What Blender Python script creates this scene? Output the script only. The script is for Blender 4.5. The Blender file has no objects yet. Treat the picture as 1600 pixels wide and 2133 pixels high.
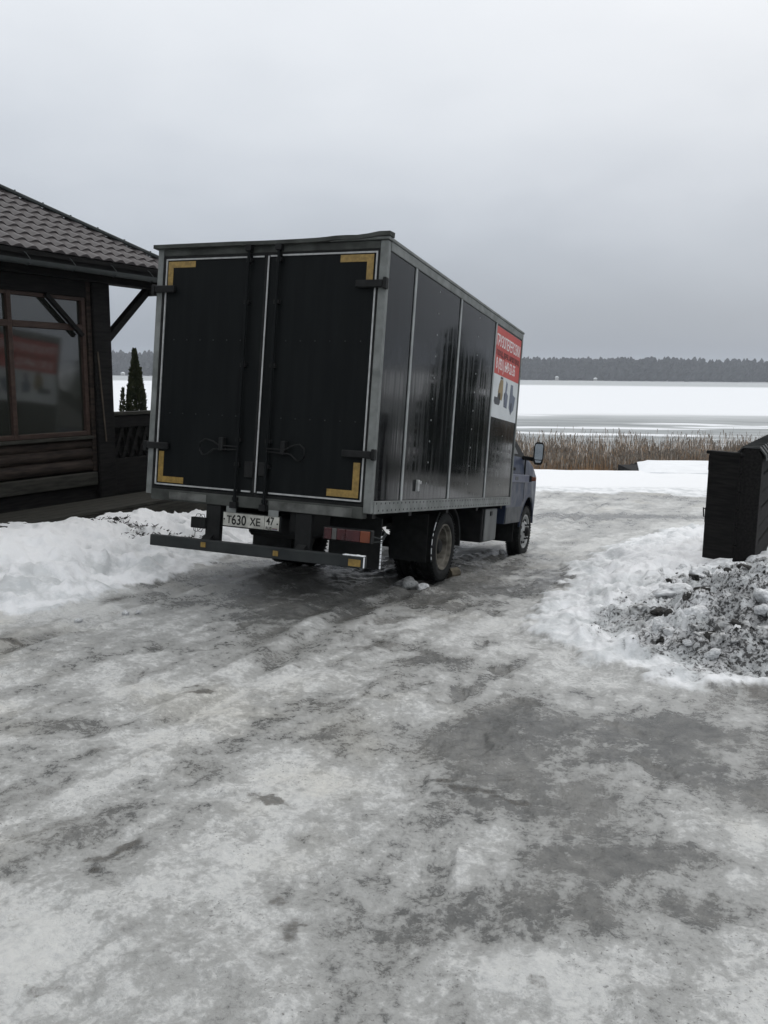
import bpy, bmesh, math, random
import numpy as np
from mathutils import Vector, Matrix, noise as mnoise

rnd = random.Random(7)
S = bpy.context.scene
COL = S.collection

# ------------------------------------------------------------------ camera
PITCH, ROLL, FPX = 0.16069, 0.01099, 1760.0
cam_d = bpy.data.cameras.new('camera')
cam_o = bpy.data.objects.new('camera', cam_d)
COL.objects.link(cam_o)
cam_d.sensor_fit = 'HORIZONTAL'
cam_d.sensor_width = 36.0
cam_d.lens = 36.0 * FPX / 1600.0
cam_d.clip_start = 0.05
cam_d.clip_end = 12000
_f = Vector((0, math.cos(PITCH), -math.sin(PITCH)))
_u = Vector((0, math.sin(PITCH), math.cos(PITCH)))
_r = Vector((1, 0, 0))
_rt = _r * math.cos(ROLL) + _u * math.sin(ROLL)
_up = -_r * math.sin(ROLL) + _u * math.cos(ROLL)
cm = Matrix.Identity(4)
for i in range(3):
    cm[i][0] = _rt[i]; cm[i][1] = _up[i]; cm[i][2] = -_f[i]
cam_o.matrix_world = cm
S.camera = cam_o

# ------------------------------------------------------------------ light
SUN_EL, SUN_AZ = math.radians(42), math.radians(35)     # azimuth to the right of +Y
sun_d = bpy.data.lights.new('sun', 'SUN')
sun_d.energy = 0.55
sun_d.angle = math.radians(40)
sun_d.color = (1.0, 0.98, 0.95)
sun_o = bpy.data.objects.new('sun', sun_d)
COL.objects.link(sun_o)
sd = Vector((math.sin(SUN_AZ) * math.cos(SUN_EL), math.cos(SUN_AZ) * math.cos(SUN_EL), math.sin(SUN_EL)))
sun_o.rotation_euler = sd.to_track_quat('Z', 'Y').to_euler()

W = bpy.data.worlds.new('World')
S.world = W
W.use_nodes = True
nt = W.node_tree
nt.nodes.clear()
N = nt.nodes.new
out = N('ShaderNodeOutputWorld'); bg = N('ShaderNodeBackground')
bg.inputs['Strength'].default_value = 0.1
sky = N('ShaderNodeTexSky'); sky.sky_type = 'NISHITA'; sky.sun_disc = False
sky.sun_elevation = SUN_EL; sky.sun_rotation = SUN_AZ
sky.air_density = 1.0; sky.dust_density = 4.0
tc = N('ShaderNodeTexCoord'); sx = N('ShaderNodeSeparateXYZ')
nt.links.new(tc.outputs['Generated'], sx.inputs[0])
# big soft cloud mottling, stretched sideways
mp = N('ShaderNodeMapping'); mp.inputs['Scale'].default_value = (1.0, 1.0, 2.4)
nt.links.new(tc.outputs['Generated'], mp.inputs[0])
nz = N('ShaderNodeTexNoise'); nz.inputs['Scale'].default_value = 2.6; nz.inputs['Detail'].default_value = 5
nz.inputs['Roughness'].default_value = 0.5
nt.links.new(mp.outputs[0], nz.inputs['Vector'])
ma = N('ShaderNodeMath'); ma.operation = 'MULTIPLY_ADD'
ma.inputs[1].default_value = 0.20; ma.inputs[2].default_value = -0.10
nt.links.new(nz.outputs['Fac'], ma.inputs[0])
mz = N('ShaderNodeMath'); mz.operation = 'ADD'
nt.links.new(sx.outputs['Z'], mz.inputs[0])
# the mottling fades out towards the horizon
mm = N('ShaderNodeMath'); mm.operation = 'MULTIPLY'
mr = N('ShaderNodeMapRange'); mr.inputs[1].default_value = 0.0; mr.inputs[2].default_value = 0.2
nt.links.new(sx.outputs['Z'], mr.inputs[0])
nt.links.new(mr.outputs[0], mm.inputs[0]); nt.links.new(ma.outputs[0], mm.inputs[1])
nt.links.new(mm.outputs[0], mz.inputs[1])
rp = N('ShaderNodeValToRGB'); rp.color_ramp.interpolation = 'B_SPLINE'
els = rp.color_ramp.elements
els[0].position = 0.0; els[0].color = (.215, .245, .29, 1)
els[1].position = 1.0; els[1].color = (1.0, 1.0, 1.0, 1)
for p, c in ((.05, (.255, .285, .33)), (.12, (.375, .41, .46)), (.2, (.51, .545, .595)), (.33, (.68, .71, .745)), (.5, (.82, .84, .87))):
    e = els.new(p); e.color = c + (1,)
nt.links.new(mz.outputs[0], rp.inputs[0])
vm = N('ShaderNodeVectorMath'); vm.operation = 'SCALE'; vm.inputs['Scale'].default_value = 12.0
nt.links.new(rp.outputs['Color'], vm.inputs[0])
mxw = N('ShaderNodeMix'); mxw.data_type = 'RGBA'; mxw.inputs[0].default_value = 0.93
nt.links.new(sky.outputs[0], mxw.inputs[6]); nt.links.new(vm.outputs[0], mxw.inputs[7])
nt.links.new(mxw.outputs[2], bg.inputs['Color']); nt.links.new(bg.outputs[0], out.inputs[0])

S.view_settings.view_transform = 'Standard'
S.view_settings.look = 'None'
S.view_settings.exposure = 0.0
S.view_settings.gamma = 1.0
S.view_settings.use_curve_mapping = False
S.render.resolution_x, S.render.resolution_y = 768, 1024
S.render.engine = 'CYCLES'
try:
    S.cycles.volume_step_rate = 4
    S.cycles.max_bounces = 8
    S.cycles.volume_bounces = 1
except Exception:
    pass

# ------------------------------------------------------------------ materials
def new_mat(name):
    m = bpy.data.materials.new(name); m.use_nodes = True
    n = m.node_tree.nodes
    return m, n, m.node_tree.links, n['Principled BSDF']

def setin(b, **k):
    for a, v in k.items():
        a = a.replace('_', ' ')
        if a in b.inputs: b.inputs[a].default_value = v

def mat(name, c1, c2=None, rough=.6, rough2=None, spec=.3, metal=0., scale=8., stretch=(1, 1, 1), bump=0., bscale=None,
        detail=6, lo=.35, hi=.65, ior=None, emis=None):
    m, n, L, b = new_mat(name)
    if c2 is None: c2 = tuple(min(1, x * 1.25) for x in c1)
    tcn = n.new('ShaderNodeTexCoord'); mpn = n.new('ShaderNodeMapping')
    mpn.inputs['Scale'].default_value = stretch
    L.new(tcn.outputs['Object'], mpn.inputs[0])
    no = n.new('ShaderNodeTexNoise'); no.inputs['Scale'].default_value = scale; no.inputs['Detail'].default_value = detail
    L.new(mpn.outputs[0], no.inputs['Vector'])
    r = n.new('ShaderNodeMapRange'); r.inputs[1].default_value = lo; r.inputs[2].default_value = hi
    L.new(no.outputs['Fac'], r.inputs[0])
    mx = n.new('ShaderNodeMix'); mx.data_type = 'RGBA'
    mx.inputs[6].default_value = tuple(c1) + (1,); mx.inputs[7].default_value = tuple(c2) + (1,)
    L.new(r.outputs[0], mx.inputs[0]); L.new(mx.outputs[2], b.inputs['Base Color'])
    b.inputs['Roughness'].default_value = rough
    if rough2 is not None:
        r2 = n.new('ShaderNodeMapRange'); r2.inputs[1].default_value = lo; r2.inputs[2].default_value = hi
        r2.inputs[3].default_value = rough; r2.inputs[4].default_value = rough2
        L.new(no.outputs['Fac'], r2.inputs[0]); L.new(r2.outputs[0], b.inputs['Roughness'])
    b.inputs['Specular IOR Level'].default_value = spec
    b.inputs['Metallic'].default_value = metal
    if ior: b.inputs['IOR'].default_value = ior
    if bump:
        bn = n.new('ShaderNodeBump'); bn.inputs['Strength'].default_value = 1.0; bn.inputs['Distance'].default_value = bump
        if bscale:
            no2 = n.new('ShaderNodeTexNoise'); no2.inputs['Scale'].default_value = bscale; no2.inputs['Detail'].default_value = 6
            L.new(mpn.outputs[0], no2.inputs['Vector']); L.new(no2.outputs['Fac'], bn.inputs['Height'])
        else:
            L.new(no.outputs['Fac'], bn.inputs['Height'])
        L.new(bn.outputs[0], b.inputs['Normal'])
    return m

M_ = {}
M_['galv'] = mat('galvanised_steel', (.11, .12, .115), (.185, .197, .192), rough=.55, spec=.4, scale=9, bump=.001, bscale=60)
M_['galv_light'] = mat('galvanised_rail', (.21, .225, .225), (.31, .33, .33), rough=.5, spec=.4, scale=7)
M_['frame'] = mat('dirty_frame', (.028, .031, .028), (.065, .07, .065), rough=.7, spec=.25, scale=6, bump=.001)
M_['sillp'] = mat('worn_sill', (.035, .037, .034), (.13, .135, .128), rough=.65, spec=.3, scale=7, bump=.001)
M_['coping'] = mat('coping_slab', (.030, .033, .033), (.062, .066, .065), rough=.6, spec=.3, scale=8)
M_['grey_ice'] = mat('grey_ice', (.16, .165, .165), (.36, .37, .37), rough=.5, scale=2.5, bump=.01, bscale=5)
M_['door'] = mat('door_laminate', (.0042, .0055, .006), (.009, .0108, .0113), rough=.5, rough2=.72, spec=.10, scale=2.2, stretch=(9, 6, .8), lo=.42, hi=.80)
M_['seal'] = mat('white_seal', (.30, .31, .31), (.42, .43, .43), rough=.6, scale=20)
M_['rubber'] = mat('black_rubber', (.006, .007, .007), (.014, .015, .015), rough=.75, spec=.2, scale=14)
M_['black'] = mat('black_paint', (.006, .0065, .007), (.014, .015, .015), rough=.6, spec=.2, scale=10)
M_['bar'] = mat('bar_paint', (.017, .02, .021), (.03, .034, .034), rough=.6, spec=.25, scale=6)
M_['tape'] = mat('reflective_tape', (.18, .115, .025), (.29, .19, .045), rough=.45, spec=.5, scale=30, stretch=(1, 1, 1))
M_['plate'] = mat('plate_white', (.30, .30, .27), (.50, .50, .46), rough=.5, scale=12)
M_['ink'] = mat('black_ink', (.008, .008, .008), (.012, .012, .012), rough=.6)
M_['red_lens'] = mat('red_lens', (.030, .003, .004), (.05, .005, .006), rough=.25, spec=.5)
M_['clear_lens'] = mat('clear_lens', (.055, .055, .052), (.08, .08, .075), rough=.3, spec=.5)
M_['amber'] = mat('amber_lens', (.10, .022, .007), (.15, .035, .010), rough=.25, spec=.5)
M_['banner_red'] = mat('banner_red', (.42, .075, .07), (.50, .10, .09), rough=.6, spec=.25, scale=3)
M_['banner_white'] = mat('banner_white', (.52, .55, .56), (.60, .63, .64), rough=.6, spec=.2, scale=3)
M_['print_white'] = mat('print_white', (.72, .72, .72), (.76, .76, .76), rough=.6)
M_['print_dark'] = mat('print_dark', (.10, .03, .03), (.13, .04, .04), rough=.6)
M_['print_ochre'] = mat('print_ochre', (.20, .15, .08), (.28, .22, .12), rough=.6)
M_['print_slate'] = mat('print_slate', (.11, .13, .17), (.17, .19, .24), rough=.6)
M_['print_grey'] = mat('print_grey', (.05, .055, .065), (.08, .085, .095), rough=.6)
M_['blue'] = mat('blue_paint', (.008, .016, .040), (.015, .026, .058), rough=.35, rough2=.55, spec=.5, scale=5)
M_['skirt'] = mat('grey_skirt', (.07, .075, .08), (.11, .115, .12), rough=.7, scale=8)
M_['trim'] = mat('blue_trim', (.09, .10, .14), (.13, .14, .18), rough=.5, scale=10)
M_['toolbox'] = mat('toolbox_steel', (.07, .077, .075), (.135, .142, .14), rough=.55, spec=.4, scale=6, stretch=(1, 1, .4))
M_['rim_tan'] = mat('dusty_rim', (.06, .055, .046), (.19, .178, .15), rough=.8, scale=12)
M_['rim_white'] = mat('pale_rim', (.26, .27, .27), (.42, .43, .43), rough=.6, scale=10)
M_['glass'] = mat('dark_glass', (.008, .01, .011), (.01, .012, .013), rough=.06, spec=.8, scale=2)
M_['mirror'] = mat('mirror_glass', (.24, .26, .27), (.30, .32, .33), rough=.12, metal=1.0)
M_['timber_dark'] = mat('dark_timber', (.006, .006, .0062), (.014, .0135, .013), rough=.75, spec=.10, scale=5, stretch=(1, 8, 8), bump=.004)
M_['log'] = mat('brown_log', (.015, .012, .011), (.042, .032, .026), rough=.8, spec=.15, scale=4, stretch=(1, 7, 7), bump=.006, detail=8)
M_['window_frame'] = mat('brown_window_frame', (.030, .018, .014), (.052, .033, .026), rough=.6, spec=.25, scale=6, stretch=(1, 5, 5))
M_['plank_grey'] = mat('grey_plank', (.022, .022, .019), (.042, .041, .035), rough=.8, spec=.15, scale=5, stretch=(1, 7, 7), bump=.003)
M_['pale_wood'] = mat('pale_wood', (.04, .032, .024), (.07, .055, .04), rough=.8, scale=10)
M_['gutter'] = mat('gutter_metal', (.030, .036, .036), (.045, .052, .052), rough=.55, spec=.35, scale=8)
M_['tile'] = mat('brown_metal_tile', (.066, .059, .060), (.096, .086, .085), rough=.45, rough2=.6, spec=.4, scale=3)
M_['snow'] = mat('snow', (.80, .82, .84), (.86, .88, .90), rough=.7, spec=.2, scale=3, bump=.01, bscale=9)
M_['thuja'] = mat('thuja_leaf', (.030, .040, .022), (.062, .070, .036), rough=.8, spec=.15, scale=9)
M_['spruce'] = mat('spruce_needle', (.018, .028, .018), (.035, .05, .03), rough=.85, spec=.1, scale=3)
M_['bark'] = mat('bark', (.03, .024, .018), (.06, .05, .04), rough=.9, scale=10)
M_['reed'] = mat('reed_stalk', (.29, .18, .10), (.46, .315, .19), rough=.9, spec=.1, scale=.7)
M_['plume'] = mat('reed_plume', (.13, .11, .09), (.30, .27, .235), rough=.9, spec=.1, scale=6)
M_['forest'] = mat('far_forest', (.022, .024, .026), (.042, .045, .047), rough=1., spec=.0, scale=.05)
M_['chunk_ice'] = mat('ice_lump', (.50, .51, .52), (.80, .82, .83), rough=.55, spec=.3, scale=2.5, bump=.012, bscale=5)
M_['chunk_dirty'] = mat('dirty_ice_lump', (.03, .029, .027), (.62, .63, .63), rough=.65, spec=.25, scale=1.5, bump=.010, bscale=5, lo=.30, hi=.62, detail=8)
M_['clod'] = mat('dark_clod', (.010, .010, .010), (.07, .068, .064), rough=.8, spec=.2, scale=3, bump=.015, bscale=5)
M_['house_far'] = mat('far_plaster', (.3, .3, .29), (.38, .38, .37), rough=.9)
M_['chock'] = mat('chock_wood', (.07, .06, .045), (.15, .13, .09), rough=.8, scale=20)

def panel_material():
    """glossy black laminate with dried run marks: the film of dirt changes gloss and tint in vertical streaks"""
    m, n, L, b = new_mat('side_laminate')
    t = n.new('ShaderNodeTexCoord'); mpn = n.new('ShaderNodeMapping'); mpn.inputs['Scale'].default_value = (1, 11, .55)
    L.new(t.outputs['Object'], mpn.inputs[0])
    a = n.new('ShaderNodeTexNoise'); a.inputs['Scale'].default_value = 2.2; a.inputs['Detail'].default_value = 7
    L.new(mpn.outputs[0], a.inputs['Vector'])
    r = n.new('ShaderNodeMapRange'); r.inputs[1].default_value = .38; r.inputs[2].default_value = .66
    r.inputs[3].default_value = .05; r.inputs[4].default_value = .17
    L.new(a.outputs['Fac'], r.inputs[0]); L.new(r.outputs[0], b.inputs['Roughness'])
    mx = n.new('ShaderNodeMix'); mx.data_type = 'RGBA'
    mx.inputs[6].default_value = (.006, .0068, .0075, 1); mx.inputs[7].default_value = (.011, .0125, .0135, 1)
    r2 = n.new('ShaderNodeMapRange'); r2.inputs[1].default_value = .45; r2.inputs[2].default_value = .75
    L.new(a.outputs['Fac'], r2.inputs[0]); L.new(r2.outputs[0], mx.inputs[0]); L.new(mx.outputs[2], b.inputs['Base Color'])
    c = n.new('ShaderNodeTexNoise'); c.inputs['Scale'].default_value = 1.6; c.inputs['Detail'].default_value = 2
    L.new(t.outputs['Object'], c.inputs['Vector'])
    bn = n.new('ShaderNodeBump'); bn.inputs['Distance'].default_value = .004; bn.inputs['Strength'].default_value = .4
    L.new(c.outputs['Fac'], bn.inputs['Height']); L.new(bn.outputs[0], b.inputs['Normal'])
    b.inputs['Specular IOR Level'].default_value = .21
    return m
M_['panel'] = panel_material()

def window_material():
    m, n, L, b = new_mat('window_glass')
    b.inputs['Base Color'].default_value = (.026, .028, .024, 1)
    b.inputs['Roughness'].default_value = .07
    b.inputs['IOR'].default_value = 1.9
    b.inputs['Specular IOR Level'].default_value = .62
    t = n.new('ShaderNodeTexCoord')
    c = n.new('ShaderNodeTexNoise'); c.inputs['Scale'].default_value = 1.4; c.inputs['Detail'].default_value = 1
    L.new(t.outputs['Object'], c.inputs['Vector'])
    bn = n.new('ShaderNodeBump'); bn.inputs['Distance'].default_value = .006; bn.inputs['Strength'].default_value = .6
    L.new(c.outputs['Fac'], bn.inputs['Height']); L.new(bn.outputs[0], b.inputs['Normal'])
    return m
M_['window'] = window_material()

def ground_material():
    m, n, L, b = new_mat('packed_snow_and_ice')
    t = n.new('ShaderNodeTexCoord')
    def attr(a):
        q = n.new('ShaderNodeAttribute'); q.attribute_name = a; return q.outputs['Fac']
    def noise(scale, detail=6, rough=.6, dist=0., vec=None):
        q = n.new('ShaderNodeTexNoise'); q.inputs['Scale'].default_value = scale; q.inputs['Detail'].default_value = detail
        q.inputs['Roughness'].default_value = rough; q.inputs['Distortion'].default_value = dist
        L.new(vec or t.outputs['Object'], q.inputs['Vector']); return q.outputs['Fac']
    def math_(op, a, bb=None, c=None):
        q = n.new('ShaderNodeMath'); q.operation = op
        for i, v in enumerate((a, bb, c)):
            if v is None: continue
            if isinstance(v, (int, float)): q.inputs[i].default_value = v
            else: L.new(v, q.inputs[i])
        return q.outputs[0]
    def rng(v, a, bb, c=0., d=1.):
        q = n.new('ShaderNodeMapRange'); q.interpolation_type = 'SMOOTHSTEP'
        L.new(v, q.inputs[0])
        for i, x in zip((1, 2, 3, 4), (a, bb, c, d)): q.inputs[i].default_value = x
        return q.outputs[0]
    def mix(f, a, bb):
        q = n.new('ShaderNodeMix'); q.data_type = 'RGBA'
        if isinstance(f, float): q.inputs[0].default_value = f
        else: L.new(f, q.inputs[0])
        for i, v in ((6, a), (7, bb)):
            if isinstance(v, tuple): q.inputs[i].default_value = v + (1,)
            else: L.new(v, q.inputs[i])
        return q.outputs[2]
    frost, snow, dirt = attr('frost'), attr('snow'), attr('dirt')
    n1, n2, n3, n0 = noise(13, 9, .66, .25), noise(70, 5, .7), noise(240, 3), noise(1.7, 6, .6)
    f1 = math_('ADD', frost, math_('MULTIPLY_ADD', n1, 1.1, -.55))
    f1 = math_('ADD', f1, math_('MULTIPLY_ADD', n2, .55, -.275))
    n4 = noise(34, 8, .72, .3)
    f1 = math_('ADD', f1, math_('MULTIPLY_ADD', n4, 1.5, -.75))
    ice = mix(rng(math_('ADD', math_('MULTIPLY', n0, .5), math_('MULTIPLY', n1, .5)), .38, .62), (.104, .107, .104), (.203, .203, .192))
    mid = mix(rng(f1, -.02, .48), ice, (.362, .366, .356))
    c = mix(rng(f1, .46, .92), mid, mix(rng(math_('ADD', n4, math_('MULTIPLY', frost, .25)), .42, .95), (.44, .45, .452), (.635, .64, .622)))
    warm = math_('MULTIPLY', rng(noise(.9, 5, .6), .52, .70), .35)
    wt = n.new('ShaderNodeMix'); wt.data_type = 'RGBA'; wt.blend_type = 'MULTIPLY'; L.new(warm, wt.inputs[0]); L.new(c, wt.inputs[6]); wt.inputs[7].default_value = (.98, .92, .80, 1); c = wt.outputs[2]
    # grit and thin dark crumbs frozen into the surface
    grit = math_('MULTIPLY', rng(noise(95, 2, .5), .63, .70), rng(noise(2.3, 3), .44, .60))
    d1 = math_('MAXIMUM', rng(math_('ADD', math_('ADD', dirt, math_('MULTIPLY_ADD', n4, 1.6, -.8)), math_('MULTIPLY_ADD', n2, .8, -.4)), .35, .95), math_('MULTIPLY', grit, .75))
    dcol = mix(rng(n2, .4, .6), (.020, .020, .019), (.075, .066, .05))
    c = mix(math_('MULTIPLY', d1, .78), c, dcol)
    c = mix(rng(math_('ADD', snow, math_('MULTIPLY_ADD', n1, .35, -.175)), .30, .62), c, mix(math_('MAXIMUM', rng(noise(3.1, 7, .65), .38, .60), rng(snow, 1.05, 1.4)), (.60, .625, .635), (.87, .885, .90)))
    # dirt also lies on the snow of the heap
    d2 = attr('soot')
    c = mix(math_('MULTIPLY', rng(math_('ADD', d2, math_('MULTIPLY_ADD', n1, 1.0, -.5)), .05, .95), .80), c, mix(rng(n4, .38, .62), (.03, .03, .03), (.22, .22, .215)))
    sp1 = math_('MULTIPLY', rng(math_('ADD', noise(30, 6, .75, .4), math_('MULTIPLY', d2, .10)), .54, .61), rng(d2, .12, .5))
    c = mix(math_('MULTIPLY', sp1, .92), c, (.012, .012, .012))
    L.new(c, b.inputs['Base Color'])
    ro = math_('ADD', rng(f1, 0., .9, .20, .60), math_('MULTIPLY', n2, .08))
    ro = math_('MAXIMUM', ro, rng(snow, .3, .6, 0., .75))
    L.new(ro, b.inputs['Roughness'])
    b.inputs['Specular IOR Level'].default_value = .48
    hgt = math_('ADD', math_('MULTIPLY', n1, .6), math_('ADD', math_('MULTIPLY', n2, .22), math_('MULTIPLY', n3, .05)))
    bn = n.new('ShaderNodeBump'); bn.inputs['Distance'].default_value = .03; bn.inputs['Strength'].default_value = 1.0
    L.new(hgt, bn.inputs['Height']); L.new(bn.outputs[0], b.inputs['Normal'])
    return m
M_['ground'] = ground_material()

def lake_material():
    m, n, L, b = new_mat('lake_ice')
    t = n.new('ShaderNodeTexCoord'); s = n.new('ShaderNodeSeparateXYZ'); L.new(t.outputs['Object'], s.inputs[0])
    def nzz(scale, st, det=6):
        mpn = n.new('ShaderNodeMapping'); mpn.inputs['Scale'].default_value = st
        L.new(t.outputs['Object'], mpn.inputs[0])
        q = n.new('ShaderNodeTexNoise'); q.inputs['Scale'].default_value = scale; q.inputs['Detail'].default_value = det
        L.new(mpn.outputs[0], q.inputs['Vector']); return q.outputs['Fac']
    def rng(v, a, bb, c=0., d=1.):
        q = n.new('ShaderNodeMapRange'); q.interpolation_type = 'SMOOTHSTEP'; L.new(v, q.inputs[0])
        for i, x in zip((1, 2, 3, 4), (a, bb, c, d)): q.inputs[i].default_value = x
        return q.outputs[0]
    def mth(op, a, bb):
        q = n.new('ShaderNodeMath'); q.operation = op
        for i, v in enumerate((a, bb)):
            if isinstance(v, (int, float)): q.inputs[i].default_value = v
            else: L.new(v, q.inputs[i])
        return q.outputs[0]
    def mix(f, a, bb):
        q = n.new('ShaderNodeMix'); q.data_type = 'RGBA'; L.new(f, q.inputs[0])
        for i, v in ((6, a), (7, bb)):
            if isinstance(v, tuple): q.inputs[i].default_value = v + (1,)
            else: L.new(v, q.inputs[i])
        return q.outputs[2]
    y = s.outputs['Y']
    near = nzz(.10, (.35, 1.1, 1), 7)
    wig = mth('MULTIPLY', mth('SUBTRACT', nzz(.03, (.4, 1, 1), 4), .5), 70.)
    yy = mth('ADD', y, wig)
    bare = rng(yy, 108., 132., 1., 0.)                    # bare wet ice near the shore
    streak = rng(near, .58, .64)                         # snow streaks on the bare ice
    bare = mth('MULTIPLY', bare, mth('SUBTRACT', 1.0, streak))
    farst = mth('MULTIPLY', rng(nzz(.012, (.3, 1.4, 1), 5), .67, .73), rng(y, 120., 200.))
    farb = rng(y, 520., 640.)                            # grey band along the far shore
    g = mth('MAXIMUM', bare, mth('MAXIMUM', mth('MULTIPLY', farst, .6), mth('MULTIPLY', farb, .82)))
    gcol = mix(rng(nzz(.25, (.4, 1.3, 1), 6), .35, .65), (.25, .27, .275), (.36, .38, .385))
    c = mix(g, (.80, .82, .84), gcol)
    L.new(c, b.inputs['Base Color'])
    L.new(rng(g, 0., 1., .85, .6), b.inputs['Roughness'])
    b.inputs['Specular IOR Level'].default_value = .12
    return m
M_['lake'] = lake_material()

# ------------------------------------------------------------------ helpers
def setp(o, label=None, cat=None, group=None, kind=None):
    if label: o['label'] = label
    if cat: o['category'] = cat
    if group: o['group'] = group
    if kind: o['kind'] = kind
    return o

def empty(name, M, label, cat, group=None, kind=None):
    o = bpy.data.objects.new(name, None); COL.objects.link(o)
    o.matrix_world = M if isinstance(M, Matrix) else Matrix.Translation(M)
    o.empty_display_size = .1
    return setp(o, label, cat, group, kind)

class MB:
    def __init__(s, off=(0, 0, 0)):
        s.v = []; s.f = []; s.off = Vector(off)
    def add(s, vs, fs):
        k = len(s.v); s.v += [Vector(v) - s.off for v in vs]; s.f += [tuple(i + k for i in f) for f in fs]; return s
    def box(s, x0, x1, y0, y1, z0, z1):
        return s.add([(x, y, z) for x in (x0, x1) for y in (y0, y1) for z in (z0, z1)],
                     [(0, 1, 3, 2), (4, 6, 7, 5), (0, 4, 5, 1), (2, 3, 7, 6), (0, 2, 6, 4), (1, 5, 7, 3)])
    def beam(s, p, q, w, h, up=(0, 0, 1)):
        p, q = Vector(p), Vector(q); d = (q - p).normalized(); u = Vector(up)
        r = d.cross(u).normalized(); u = r.cross(d)
        vs = [c + r * (a * w / 2) + u * (b * h / 2) for c in (p, q) for a, b in ((-1, -1), (1, -1), (1, 1), (-1, 1))]
        return s.add(vs, [(0, 3, 2, 1), (4, 5, 6, 7), (0, 1, 5, 4), (1, 2, 6, 5), (2, 3, 7, 6), (3, 0, 4, 7)])
    def tube(s, pts, r, seg=8, r2=None):
        pts = [Vector(p) for p in pts]; n = len(pts); vs = []; fs = []
        for i, p in enumerate(pts):
            d = (pts[min(i + 1, n - 1)] - pts[max(i - 1, 0)]).normalized()
            a = d.cross(Vector((0, 0, 1)) if abs(d.z) < .9 else Vector((1, 0, 0))).normalized(); c = d.cross(a)
            rr = r if r2 is None else r + (r2 - r) * i / (n - 1)
            vs += [p + (a * math.cos(t) + c * math.sin(t)) * rr for t in (2 * math.pi * k / seg for k in range(seg))]
        for i in range(n - 1):
            for k in range(seg):
                fs.append((i * seg + k, i * seg + (k + 1) % seg, (i + 1) * seg + (k + 1) % seg, (i + 1) * seg + k))
        fs.append(tuple(range(seg))[::-1]); fs.append(tuple((n - 1) * seg + k for k in range(seg)))
        return s.add(vs, fs)
    def lathe_x(s, prof, c, seg=32, closed=False):
        """profile of (x, r) turned about the X axis through c"""
        vs = []; fs = []; n = len(prof)
        for k in range(seg):
            t = 2 * math.pi * k / seg
            vs += [(c[0] + x, c[1] + r * math.cos(t), c[2] + r * math.sin(t)) for x, r in prof]
        for k in range(seg):
            k2 = (k + 1) % seg
            for i in range(n - 1 if not closed else n):
                j = (i + 1) % n
                fs.append((k * n + i, k2 * n + i, k2 * n + j, k * n + j))
        return s.add(vs, fs)
    def prism(s, poly, axis, a, b):
        """poly of 2-D points, extruded along axis from a to b"""
        def P(p, t):
            q = list(p); q.insert(axis, t); return q
        n = len(poly)
        vs = [P(p, a) for p in poly] + [P(p, b) for p in poly]
        fs = [tuple(range(n))[::-1], tuple(range(n, 2 * n))] + [(i, (i + 1) % n, n + (i + 1) % n, n + i) for i in range(n)]
        return s.add(vs, fs)
    def build(s, name, m, parent=None, smooth=False, bevel=0, label=None, kind=None, loc=None, angle=None):
        me = bpy.data.meshes.new(name); me.from_pydata([tuple(v) for v in s.v], [], s.f)
        me.materials.append(m)
        bm = bmesh.new(); bm.from_mesh(me); bmesh.ops.recalc_face_normals(bm, faces=bm.faces[:])
        if bevel: bmesh.ops.bevel(bm, geom=[e for e in bm.edges if len(e.link_faces) == 2 and e.calc_face_angle(0) > .5], offset=bevel, segments=1, affect='EDGES', clamp_overlap=True)
        bm.to_mesh(me); bm.free()
        if smooth:
            me.polygons.foreach_set('use_smooth', [True] * len(me.polygons))
            if angle: 
                try: me.set_sharp_from_angle(angle=math.radians(angle))
                except Exception: pass
        o = bpy.data.objects.new(name, me); COL.objects.link(o)
        if parent is not None: o.parent = parent
        if loc: o.location = loc
        if label: o['label'] = label
        if kind: o['kind'] = kind
        return o

def share(name, mesh, parent=None, loc=(0, 0, 0), rot=(0, 0, 0), scl=(1, 1, 1)):
    o = bpy.data.objects.new(name, mesh); COL.objects.link(o)
    o.parent = parent; o.location = loc; o.rotation_euler = rot; o.scale = scl
    return o

def text_mesh(txt, size, m, name, parent, M, align='LEFT', sx=1.0, bold=0.0, space=1.0):
    cu = bpy.data.curves.new(name, 'FONT'); cu.body = txt; cu.size = size; cu.align_x = align; cu.offset = bold
    cu.space_character = space; cu.extrude = .0006
    t = bpy.data.objects.new(name, cu); COL.objects.link(t)
    bpy.context.view_layer.update()
    me = bpy.data.meshes.new_from_object(t.evaluated_get(bpy.context.evaluated_depsgraph_get()))
    bpy.data.objects.remove(t); bpy.data.curves.remove(cu)
    me.transform(M @ Matrix.Diagonal((sx, 1, 1, 1)))
    me.materials.clear(); me.materials.append(m)
    o = bpy.data.objects.new(name, me); COL.objects.link(o); o.parent = parent
    return o

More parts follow.
